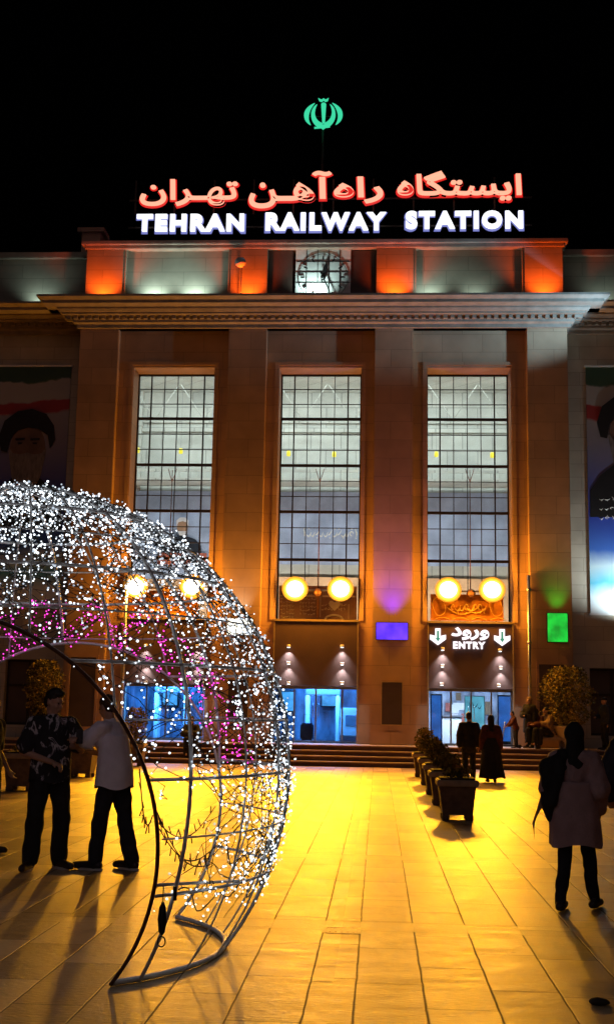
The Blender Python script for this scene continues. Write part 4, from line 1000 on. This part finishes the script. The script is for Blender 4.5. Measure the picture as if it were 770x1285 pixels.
def urn_tree(label, x, y, seed, hh, w_):
    o = thing('urn_planter', label, 'planter', (x, y, .6), 'urns with clipped trees on the platform')
    MB().lathe([(.20,0),(.22,.03),(.17,.08),(.16,.14),(.22,.28),(.33,.5),(.38,.62),(.43,.66),(.43,.71),(.37,.71),(.34,.64)], (x, y, .602), 24).build('urn', 'urn', o)
    MB().lathe([(.01,0),(.345,.001),(.33,.02),(.01,.03)], (x, y, 1.26), 18).build('soil', 'soil', o)
    s = MB(); s.tube([(x, y, 1.2), (x+.02, y, 1.7), (x, y+.02, 2.2), (x, y, 1.3+hh-.2)], [.06,.05,.03,.008], 8)
    for k in range(9): a = k*2.4; z = 1.45+.15*k; s.tube([(x, y, z), (x+w_*.6*math.cos(a), y+w_*.6*math.sin(a), z+.28)], [.02,.005], 5)
    s.build('trunk', 'bark', o)
    f = MB(); leaves(f, (x, y, 0), w_, w_, 1.34, 1.3+hh, 5200, .075, 'drop', seed, .22); f.build('crown', ['leaf', 'leaf_dark'], o)
p = at(711, 940, 37.9); urn_tree('cream urn with a big conical bush right of the entry steps', p.x, 37.9, 21, 1.8, .85)
p = at(52, 940, 37.9); urn_tree('cream urn with a yellowish conical bush beside the dark left doorway', p.x, 37.9, 22, 1.75, .62)

# ------------------------------------------------------------------ people
def organic(name, mb, material, parent, vox=.014, smooth=3, wr=0., wf=9., seed=0):
    off = wloc(parent); me = bpy.data.meshes.new(name); me.from_pydata([v-off for v in mb.v], [], mb.f); me.update()
    o = bpy.data.objects.new(name, me); COL.objects.link(o)
    r = o.modifiers.new('r', 'REMESH'); r.mode = 'VOXEL'; r.voxel_size = vox; r.use_smooth_shade = True
    s_ = o.modifiers.new('s', 'SMOOTH'); s_.iterations = smooth; s_.factor = .5
    bpy.context.view_layer.update()
    m2 = bpy.data.meshes.new_from_object(o.evaluated_get(bpy.context.evaluated_depsgraph_get()))
    o.modifiers.clear(); o.data = m2; bpy.data.meshes.remove(me); m2.name = name
    if wr:
        for v in m2.vertices:
            p = v.co*wf; p.z *= .55; v.co += v.normal*wr*(noise.noise(p+Vector((seed, 0, 0)))+.5*noise.noise(p*2.3))
    m2.materials.clear()
    for m in (material if isinstance(material, list) else [material]): m2.materials.append(M[m])
    m2.polygons.foreach_set('use_smooth', [True]*len(m2.polygons)); m2.update()
    if parent: o.parent = parent
    return o
class Fig:
    """joints in the figure's own frame: x to its left hand when it faces -y, z up, height 1.75; then turned and scaled"""
    def __init__(s, name_label, cat, loc, H, yaw, pose=None, female=False, group=None, lean=(0,0)):
        s.k = H/1.75; s.loc = Vector(loc); s.R = Matrix.Rotation(yaw, 3, 'Z'); s.root = thing('person', name_label, cat, loc, group)
        sh = .185 if not female else .165
        J = dict(pel=(0,0,.95), waist=(0,0,1.10), chest=(0,-.01,1.30), neck=(0,.005,1.47), head=(0,-.015,1.635),
                 shl=(sh,.01,1.42), shr=(-sh,.01,1.42), ell=(sh+.05,.03,1.14), elr=(-sh-.05,.03,1.14), wrl=(sh+.06,-.03,.89), wrr=(-sh-.06,-.03,.89),
                 hpl=(.09,0,.93), hpr=(-.09,0,.93), knl=(.10,-.02,.50), knr=(-.10,-.02,.50), anl=(.10,.03,.085), anr=(-.10,.03,.085), tol=(.12,-.15,.03), tor=(-.12,-.15,.03))
        if pose: J.update(pose)
        if lean != (0,0):
            for n in ('waist','chest','neck','head','shl','shr','ell','elr','wrl','wrr'):
                x, y, z = J[n]; t = z-.95; J[n] = (x+lean[0]*t, y+lean[1]*t, z)
        s.J = J; s.face = Matrix.Identity(3)
    def w(s, p): return s.loc+s.R @ (Vector(p)*s.k)
    def j(s, n): return s.w(s.J[n])
    def limb(s, mb, a, b, ra, rb, d=0., t=1.): 
        A, B = s.j(a) if isinstance(a, str) else s.w(a), s.j(b) if isinstance(b, str) else s.w(b)
        mb.cone(A, A.lerp(B, t), (ra+d)*s.k, (ra+(rb-ra)*t+d)*s.k)
    def el(s, mb, n, r, dz=(0,0,0), rot=None):
        c = Vector(s.J[n])+Vector(dz) if isinstance(n, str) else Vector(n)+Vector(dz)
        R = s.R if rot is None else s.R @ rot
        mb.ell(s.w(c), tuple(x*s.k for x in r), R, 16, 10)
    def torso(s, mb, d=0.):
        s.el(mb, 'pel', (.165+d,.115+d,.13+d)); s.el(mb, 'waist', (.15+d,.105+d,.15+d)); s.el(mb, 'chest', (.17+d,.118+d,.19+d))
        s.limb(mb, 'shl', 'shr', .062, .062, d); s.limb(mb, 'chest', 'neck', .10, .06, d*.6)
    def head_prims(s, mb):
        R = s.face; h = Vector(s.J['head'])
        def e(c, r): s.el(mb, h+R @ Vector(c), r, rot=R)
        s.limb(mb, 'neck', tuple(h+R @ Vector((0,.02,-.06))), .055, .053)
        e((0,.012,.03), (.074,.092,.092)); e((0,-.015,-.035), (.060,.072,.075)); e((0,-.035,-.085), (.036,.042,.034))
        e((0,-.092,-.02), (.013,.02,.026)); e((0,-.084,-.008), (.010,.014,.034)); e((0,-.078,.022), (.052,.016,.012)); e((0,-.083,-.06), (.026,.012,.011))
        for sx in (-1, 1): e((sx*.077,.012,-.01), (.010,.02,.032)); e((sx*.035,-.066,-.03), (.022,.02,.02))
    def hand(s, mb, el_, wr_, curl=.5, side=1, fine=True):
        E_, W = Vector(s.J[el_]), Vector(s.J[wr_]); d = (W-E_).normalized(); sd = d.cross(Vector((0,0,1)) if abs(d.z) < .8 else Vector((0,1,0))).normalized(); nn = sd.cross(d)
        def cone(a, b, ra, rb): mb.cone(s.w(a), s.w(b), ra*s.k, rb*s.k, 10)
        palm = W+d*.05
        for q in (-.028, -.009, .010, .028): cone(W+d*.01+sd*q*.6, W+d*.085+sd*q, .0165, .0135)
        if not fine: cone(W+d*.07, W+d*.15, .03, .018); cone(W+d*.03+sd*.03, W+d*.08+sd*.055, .013, .010); return
        for q, L in ((-.031,.058), (-.0105,.078), (.0105,.083), (.031,.072)):
            a = W+d*.085+sd*q; b = a+(d*math.cos(curl*.7)-nn*math.sin(curl*.7))*L*.52; c = b+(d*math.cos(curl*1.7)-nn*math.sin(curl*1.7))*L*.48
            cone(a, b, .0098, .009); cone(b, c, .009, .0078)
        a = W+d*.028+sd*.03; b = a+(d*.7+sd*.6-nn*.3).normalized()*.042; c = b+(d*.95+sd*.1-nn*.3).normalized()*.033; cone(a, b, .0125, .0105); cone(b, c, .0105, .0085)
    def body(s, vox=.013, fine=True, curl=(.5,.5), legs=True):
        mb = MB(); s.torso(mb); s.head_prims(mb)
        for q in 'lr':
            s.limb(mb, 'sh'+q, 'el'+q, .052, .040); s.limb(mb, 'el'+q, 'wr'+q, .042, .027); s.hand(mb, 'el'+q, 'wr'+q, curl[0 if q == 'l' else 1], fine=fine)
            if legs: s.limb(mb, 'hp'+q, 'kn'+q, .088, .057); s.limb(mb, 'kn'+q, 'an'+q, .058, .038); s.limb(mb, 'an'+q, 'to'+q, .036, .028)
        return organic('body', mb, 'skin', s.root, vox, 2)
    def trousers(s, material, d=.014, ank=.97, wide=.012, vox=.014):
        mb = MB(); s.el(mb, 'pel', (.168+d,.118+d,.13+d)); 
        for q in 'lr': s.limb(mb, 'hp'+q, 'kn'+q, .09, .060+wide*.5, d); s.limb(mb, 'kn'+q, 'an'+q, .060+wide*.5, .044+wide, d, ank); s.limb(mb, 'pel', 'hp'+q, .11, .09, d)
        return organic('trousers', mb, material, s.root, vox, 2, .016*s.k, 11, 3)
    def shirt(s, material, d=.016, sleeve=.62, name='shirt', hem=.13, vox=.014, wide=.012, wr=.010):
        mb = MB(); s.torso(mb, d); s.el(mb, 'pel', (.165+d+.012,.118+d+.01,.11+d+hem*.3), (0,0,-hem*.25+.05))
        for q in 'lr':
            s.limb(mb, 'sh'+q, 'el'+q, .058, .048+wide, d, min(1, sleeve))
            if sleeve > 1: s.limb(mb, 'el'+q, 'wr'+q, .046+wide*.6, .034+wide, d, sleeve-1)
        return organic(name, mb, material, s.root, vox, 2, wr*1.6*s.k, 10, 7)
    def shoes(s, sole=True, vox=.012):
        for q in 'lr':
            a, t = Vector(s.J['an'+q]), Vector(s.J['to'+q]); mb = MB(); dr = Vector((t.x-a.x, t.y-a.y, 0)).normalized(); base = Vector((a.x, a.y, t.z))
            def c(p0, p1, ra, rb): mb.cone(s.w(p0), s.w(p1), ra*s.k, rb*s.k)
            heel = base-dr*.045; tip = t+dr*.045
            c(heel+Vector((0,0,.022)), heel+dr*.10+Vector((0,0,.022)), .045, .047); c(heel+dr*.10+Vector((0,0,.02)), tip+Vector((0,0,.012)), .048, .038); c(a-Vector((0,0,.04)), a+Vector((0,0,.02)), .050, .048)
            zb = s.loc.z+.003; mb2 = MB()
            sh = organic('shoe', mb, 'shoe', s.root, vox, 2)
            for v in sh.data.vertices: v.co.z = max(v.co.z, .014-(0))
            if sole:
                pl = []
                sdv = Vector((-dr.y, dr.x, 0))
                for k in range(20):
                    an = 2*PI*k/20; u = math.cos(an); pl.append(heel+dr*(.09+.145*u)+sdv*(.046*math.sin(an)*(1 if u > -.2 else .9)))
                n = len(pl); vs = [s.w(Vector((p.x, p.y, 0)))*1 for p in pl]
                zA = s.loc.z+max(0, (Vector(t).z-.03)*s.k)+.001; zB = zA+.022*s.k
                mb2.add([Vector((v.x, v.y, zA)) for v in vs]+[Vector((v.x, v.y, zB)) for v in vs], [list(range(n-1,-1,-1)), list(range(n, 2*n))]+[(i, (i+1) % n, n+(i+1) % n, n+i) for i in range(n)], False)
                mb2.build('sole', 'sole', sh)
    def hair(s, material='hair', kind='short', vox=.011):
        mb = MB(); h = Vector(s.J['head']); R = s.face
        def e(c, r): s.el(mb, h+R @ Vector(c), r, rot=R)
        e((0,.022,.052), (.080,.092,.083)); e((0,.055,.0), (.072,.062,.075))
        if kind == 'top': e((0,-.03,.098), (.062,.062,.04)); e((0,.0,.1), (.07,.08,.045))
        if kind == 'long': e((0,.075,-.10), (.085,.05,.16)); e((0,.085,-.22), (.08,.045,.14))
        return organic('hair', mb, material, s.root, vox, 1, .008*s.k, 40, 5)
    def eyes(s):
        h = Vector(s.J['head']); R = s.face
        for sx in (-1, 1): 
            m = MB(); s.el(m, h+R @ Vector((sx*.030,-.079,.004)), (.011,.007,.007), rot=R); m.build('eye', 'eye', s.root)
    def scarf(s, material, drop=.12, name='headscarf', vox=.013, shawl=.0):
        mb = MB(); h = Vector(s.J['head']); R = s.face
        s.el(mb, h+R @ Vector((0,.028,.025)), (.098,.108,.122), rot=R); s.el(mb, h+R @ Vector((0,.04,-.06)), (.088,.085,.10), rot=R)
        nk = Vector(s.J['neck']); s.limb(mb, tuple(h+R @ Vector((0,.04,-.06))), tuple(nk+Vector((0,.02,-.02))), .085, .10)
        s.el(mb, nk+Vector((0,.015,-drop)), (.175,.125,.12))
        return organic(name, mb, material, s.root, vox, 3, .012*s.k, 9, 2)
    def robe(s, rings, material, name='coat', seed=1, folds=7, amp=.03):
        """lofted skirt: rings of (z, rx, ry, dx, dy) from top to hem, with folds deepening downwards"""
        mb = MB(); n = 48; vs = []; z0, z1 = rings[0][0], rings[-1][0]; rn_ = random.Random(seed); ph = [rn_.random()*6.28 for _ in range(3)]
        rr = []
        for a, b in zip(rings[:-1], rings[1:]):
            for t in range(6): rr.append([a[i]+(b[i]-a[i])*t/6 for i in range(5)])
        rr.append(list(rings[-1]))
        for z, rx, ry, dx, dy in rr:
            f = (z0-z)/(z0-z1)
            for j in range(n):
                a = 2*PI*j/n; k = 1+amp*2*f*(math.sin(folds*a+ph[0]+2*f)+.6*math.sin((folds*2+1)*a+ph[1]))+.02*noise.noise(Vector((math.cos(a)*2, math.sin(a)*2, z*5+seed)))
                vs.append(s.w((dx+rx*k*math.cos(a), dy+ry*k*math.sin(a), z+.02*f*math.sin(3*a+ph[2]))))
        K = len(rr); fs = []
        for i in range(K-1):
            for j in range(n): fs.append((i*n+j, (i+1)*n+j, (i+1)*n+(j+1) % n, i*n+(j+1) % n))
        fs += [list(range(n))]
        mb.add(vs, fs, True)
        return mb.build(name, material, s.root)

def face_dir(deg, nod=0): return Matrix.Rotation(math.radians(deg), 3, 'Z') @ Matrix.Rotation(math.radians(nod), 3, 'X')

# 1 man in the patterned shirt, turned towards his companion, hands busy in front of him
p = gnd(57, 1091)
f = Fig('man in a black and white leaf print shirt and dark trousers standing under the globe', 'person', p, 1.81, math.radians(28),
        dict(ell=(.285,-.05,1.16), wrl=(.17,-.27,1.26), elr=(-.275,.02,1.14), wrr=(-.04,-.23,1.05), anl=(.14,.05,.085), tol=(.20,-.12,.03), knl=(.13,-.03,.5), anr=(-.16,.0,.085), tor=(-.25,-.16,.03), knr=(-.13,-.03,.5)), lean=(.0,-.03))
f.face = face_dir(38, 14); f.body(.011, True, (1.1,.8)); f.shirt('shirt_print', sleeve=.72, wide=.045, d=.022, hem=-.1); f.robe([(1.36,.18,.125,0,-.02),(1.22,.20,.148,0,-.015),(1.0,.205,.158,0,0),(.86,.208,.162,0,0)], 'shirt_print', 'shirt_hem', 6, 4, .012); f.trousers('cloth_black', wide=.02, d=.018); f.shoes(); f.hair('hair', 'top'); f.eyes()
ph = f.w((.19,-.36,1.30)); m = MB(); m.bevbox(ph.x-.036, ph.x+.036, ph.y-.006, ph.y+.006, ph.z-.07, ph.z+.075, .005); tag(m.build('phone', 'black_plastic'), 'dark phone held up in the hand of the man in the leaf print shirt', 'phone')
# 2 man in the grey T-shirt reaching across
p = gnd(139, 1092)
f = Fig('man in a pale grey T-shirt and dark jeans reaching out his arm towards his companion', 'person', p, 1.76, math.radians(-112),
        dict(ell=(.25,-.22,1.25), wrl=(.20,-.47,1.22), elr=(-.21,-.14,1.14), wrr=(-.10,-.36,1.17), anl=(.10,-.13,.085), tol=(.12,-.31,.03), anr=(-.12,.17,.085), tor=(-.15,.0,.03), knr=(-.11,.07,.5), knl=(.1,-.09,.5)), lean=(0,-.17))
f.face = face_dir(-12, 16); f.body(.011, True, (.6,.35)); f.shirt('cloth_grey', sleeve=.66, wide=.045, d=.022, hem=-.1); f.robe([(1.36,.175,.125,0,-.02),(1.22,.198,.146,0,-.015),(1.0,.218,.178,0,0),(.83,.226,.190,0,0)], 'cloth_grey', 'shirt_hem', 3, 4, .012); f.trousers('denim', wide=.015, d=.016); f.shoes(); f.hair('hair_brown'); f.eyes()
# 3 person cut by the left edge
p = at(-17, 1000, 13.6); p.z = 0
f = Fig('person in a black shirt with a bare forearm at the left edge of the square', 'person', p, 1.76, math.radians(75), dict(ell=(.24,.05,1.15), wrl=(.25,-.10,.92), elr=(-.30,-.03,1.14), wrr=(-.25,-.2,.92)))
f.body(.012, True); f.shirt('cloth_black', sleeve=.8, wide=.03); f.trousers('cloth_black'); f.shoes(); f.hair()
# 4 woman in the long coat walking away
p = gnd(723, 1141)
f = Fig('woman in a long mauve grey coat and black headscarf walking across the square', 'person', p, 1.57, math.radians(168), dict(anl=(.14,.20,.085), tol=(.12,.02,.03), knl=(.10,.02,.5), anr=(-.16,-.06,.085), tor=(-.20,-.24,.03), knr=(-.12,-.08,.5), elr=(-.24,.05,1.14), wrr=(-.19,-.12,.93), ell=(.24,.03,1.14), wrl=(.18,-.16,.98)), female=True)
f.face = face_dir(15, 12); f.body(.012, True); f.trousers('cloth_black', d=.010, wide=.0, ank=.99); f.shoes(False)
f.shirt('cloth_mauve', d=.035, sleeve=1.85, name='coat_top', wide=.03, hem=.05, wr=.014)
f.robe([(1.20,.205,.165,0,0),(1.0,.225,.185,0,0),(.80,.245,.20,0,.01),(.60,.255,.215,0,.01)], 'cloth_mauve', 'coat_skirt', 4, 5, .022)
f.scarf('cloth_black')
mb = MB(); f.limb(mb, (.10,.05,1.44), (.235,.08,1.32), .085, .105); f.limb(mb, (.235,.09,1.30), (.26,.07,1.0), .085, .075); f.limb(mb, (.26,.07,1.0), (.22,.03,.84), .08, .05); f.limb(mb, (.12,.12,1.40), (.2,.14,1.0), .05, .05)
organic('shawl', mb, 'cloth_black', f.root, .014, 3, .016, 9, 5)
m = MB(); n = 14; vs = []; fs = []
for i in range(n+1):
    t = i/n
    for k in range(2):
        for jj in range(4): u = jj/3; vs.append(f.w((.27+.14*t*(1-.2*u)+.05*u*math.sin(t*3), .06+.05*math.sin(t*5+u)+.004*k, 1.18-.40*t+(.02-.10*u)*(1-.5*t)-.1*u)))
for i in range(n):
    for k in range(2):
        for jj in range(3): a = i*8+k*4+jj; fs.append((a, a+8, a+9, a+1) if k else (a, a+1, a+9, a+8))
m.add(vs, fs, True); m.build('scarf_end', 'cloth_tan', f.root)
# 5 person cut by the right edge
p = at(797, 1000, 11.9); p.z = 0
f = Fig('person in a dark navy top at the right edge beside the walking woman', 'person', p, 1.68, math.radians(170), dict(ell=(.27,.06,1.12), wrl=(.24,-.08,.90)), female=True)
f.body(.013, True); f.shirt('cloth_navy', sleeve=1.7, d=.035, wide=.03); f.trousers('cloth_black'); f.shoes(False); f.scarf('cloth_black')
# 6, 7 couple walking to the entry
p = gnd(588, 980)
f = Fig('man in a dark suit walking to the entry beside a woman in a long robe', 'person', p, 1.66, PI, dict(anl=(.10,.14,.085), tol=(.12,-.04,.03), anr=(-.12,-.12,.085), tor=(-.14,-.3,.03), knr=(-.1,-.12,.5), ell=(.25,.02,1.15), elr=(-.25,.06,1.15)))
f.body(.016, False); f.shirt('cloth_black', sleeve=1.85, d=.03, hem=.3, vox=.018, name='jacket'); f.trousers('cloth_black', vox=.018); f.shoes(False, .016); f.hair(vox=.016)
p = gnd(616, 982)
f = Fig('woman in a long black robe with a dark red back walking to the entry', 'person', p, 1.60, PI, dict(anl=(.1,.1,.085), tol=(.12,-.06,.03), anr=(-.1,-.08,.085), tor=(-.12,-.25,.03)), female=True)
f.body(.016, False); f.shirt('cloth_red', sleeve=1.85, d=.035, vox=.018, wide=.03, name='tunic'); f.scarf('cloth_black', vox=.018)
f.robe([(1.16,.17,.14,0,0),(.9,.24,.2,0,0),(.5,.29,.24,.0,.02),(.12,.34,.30,-.02,.05)], 'cloth_black', 'robe', 9, 6, .05); f.shoes(False, .016)
# 8 seated woman in black on the steps, seen through the globe
SEAT = dict(pel=(0,0,.12), waist=(0,-.01,.30), chest=(0,-.06,.50), neck=(0,-.10,.68), head=(0,-.14,.83), shl=(.165,-.08,.62), shr=(-.165,-.08,.62), ell=(.22,-.20,.42), elr=(-.22,-.20,.42), wrl=(.08,-.36,.42), wrr=(-.08,-.36,.42),
            hpl=(.1,-.03,.11), hpr=(-.1,-.03,.11), knl=(.13,-.42,.24), knr=(-.13,-.42,.24), anl=(.12,-.48,-.16), anr=(-.12,-.48,-.16), tol=(.13,-.65,-.22), tor=(-.13,-.65,-.22))
def seated(label, p, H, yaw, dark=True, top='cloth_black', hairkind=None, zoff=0.):
    f = Fig(label, 'person', p, H, yaw, SEAT, female=True)
    f.body(.016, False); f.shirt(top, sleeve=1.85, d=.04, vox=.018, wide=.03, hem=.0); f.trousers('cloth_black', d=.03, vox=.018, wide=.03)
    if hairkind: f.hair('hair', hairkind, .016)
    else: f.scarf('cloth_black', vox=.018, drop=.10)
    f.shoes(False, .016)
    return f
p = at(238, 941, 36.95); p.z = .45+.0
seated('woman wrapped in black sitting on the steps behind the globe', Vector((p.x, 37.15, .46)), 1.7, math.radians(8))
# 9 group on the platform right of the entry
p = at(692, 938, 37.75)
b = thing('stone_bench', 'low stone bench under the people beside the cream urn', 'bench', (p.x, 37.85, .6)); MB().bevbox(p.x-.55, p.x+.45, 37.7, 38.1, .86, .95, .02).build('seat', 'planter_rim', b)
for sx in (-.42, .32): MB().bevbox(p.x+sx-.07, p.x+sx+.07, 37.75, 38.05, .601, .859, .015).build('leg', 'planter', b)
f = seated('long haired woman in a tan top sitting left of the cream urn', Vector((p.x-.05, 37.9, .94)), 1.70, math.radians(-62), top='cloth_tan', hairkind='long')
f = seated('woman in dark red clothes sitting on the bench next to the long haired woman', Vector((p.x-.42, 37.95, .94)), 1.62, math.radians(-30), top='cloth_red')
p = at(647, 940, 37.6); p.z = .601
f = Fig('child in dark red reaching forward to a push scooter on the platform', 'person', p, 1.12, math.radians(-80), dict(elr=(-.2,-.2,1.15), wrr=(-.16,-.42,1.05), ell=(.2,-.2,1.15), wrl=(.16,-.42,1.05)), lean=(0,-.25))
f.body(.016, False); f.shirt('cloth_red', sleeve=1.7, vox=.018, d=.03); f.trousers('denim', vox=.018); f.shoes(False, .014); f.hair(vox=.014)
p2 = at(664, 940, 37.9); p2.z = .601
f = Fig('woman in a dark headscarf standing between the child and the bench', 'person', p2, 1.56, math.radians(-40), dict(elr=(-.2,-.12,1.14), wrr=(-.06,-.26,1.12)), female=True)
f.body(.016, False); f.shirt('cloth_black', sleeve=1.85, vox=.018, d=.035, wide=.03); f.scarf('cloth_tan', vox=.018); f.trousers('cloth_black', vox=.018); f.shoes(False, .016)
f.robe([(1.18,.18,.145,0,0),(.9,.22,.18,0,0),(.55,.24,.2,0,0)], 'cloth_black', 'coat_skirt', 12, 5, .03)
q = p+Vector((-.33, -.02, 0)); o = thing('push_scooter', "child's push scooter with two small wheels on the platform", 'scooter', q)
m = MB(); m.tube([q+Vector((-.12,0,.10)), q+Vector((0,0,.78))], .018, 6); m.tube([q+Vector((0,-.16,.78)), q+Vector((0,.16,.78))], .016, 6); m.build('handlebar', 'steel', o)
MB().bevbox(q.x-.08, q.x+.42, q.y-.06, q.y+.06, q.z+.07, q.z+.10, .01).build('deck', 'black_plastic', o)
for sx in (-.14, .44):
    m = MB(); m.tube([q+Vector((sx,-.02,.062)), q+Vector((sx,.02,.062))], .06, 12); m.build('wheel', 'black_plastic', o)
# 10 capped person at the right end of the platform
p = at(759, 942, 37.7); p.z = .601
f = Fig('person in dark clothes and a peaked cap standing on the platform at the right edge', 'person', p, 1.58, math.radians(-70), dict(elr=(-.22,-.08,1.14), wrr=(-.12,-.26,1.1)))
f.body(.016, False); f.shirt('cloth_navy', sleeve=1.85, vox=.018, d=.03); f.trousers('cloth_black', vox=.018); f.shoes(False, .016)
mb = MB(); h = Vector(f.J['head']); f.el(mb, h+Vector((0,.01,.07)), (.09,.105,.07)); f.el(mb, h+Vector((0,-.12,.05)), (.07,.08,.014)); organic('cap', mb, 'cloth_black', f.root, .012, 1)

# ------------------------------------------------------------------ ambient city glow from behind the camera, exposure
light('SUN', 'city_glow', (0, -30, 40), .085, (1,.74,.76), (0, 20, 0), angle=math.radians(60))
sc.view_settings.view_transform = 'Standard'; sc.view_settings.look = 'None'; sc.view_settings.exposure = 0; sc.view_settings.gamma = 1
sc.render.engine = 'CYCLES'; cy = sc.cycles
cy.use_denoising = True; cy.max_bounces = 6; cy.diffuse_bounces = 3; cy.glossy_bounces = 3; cy.transmission_bounces = 4; cy.transparent_max_bounces = 12
cy.sample_clamp_indirect = 4; cy.use_light_tree = True; cy.caustics_reflective = False; cy.caustics_refractive = False
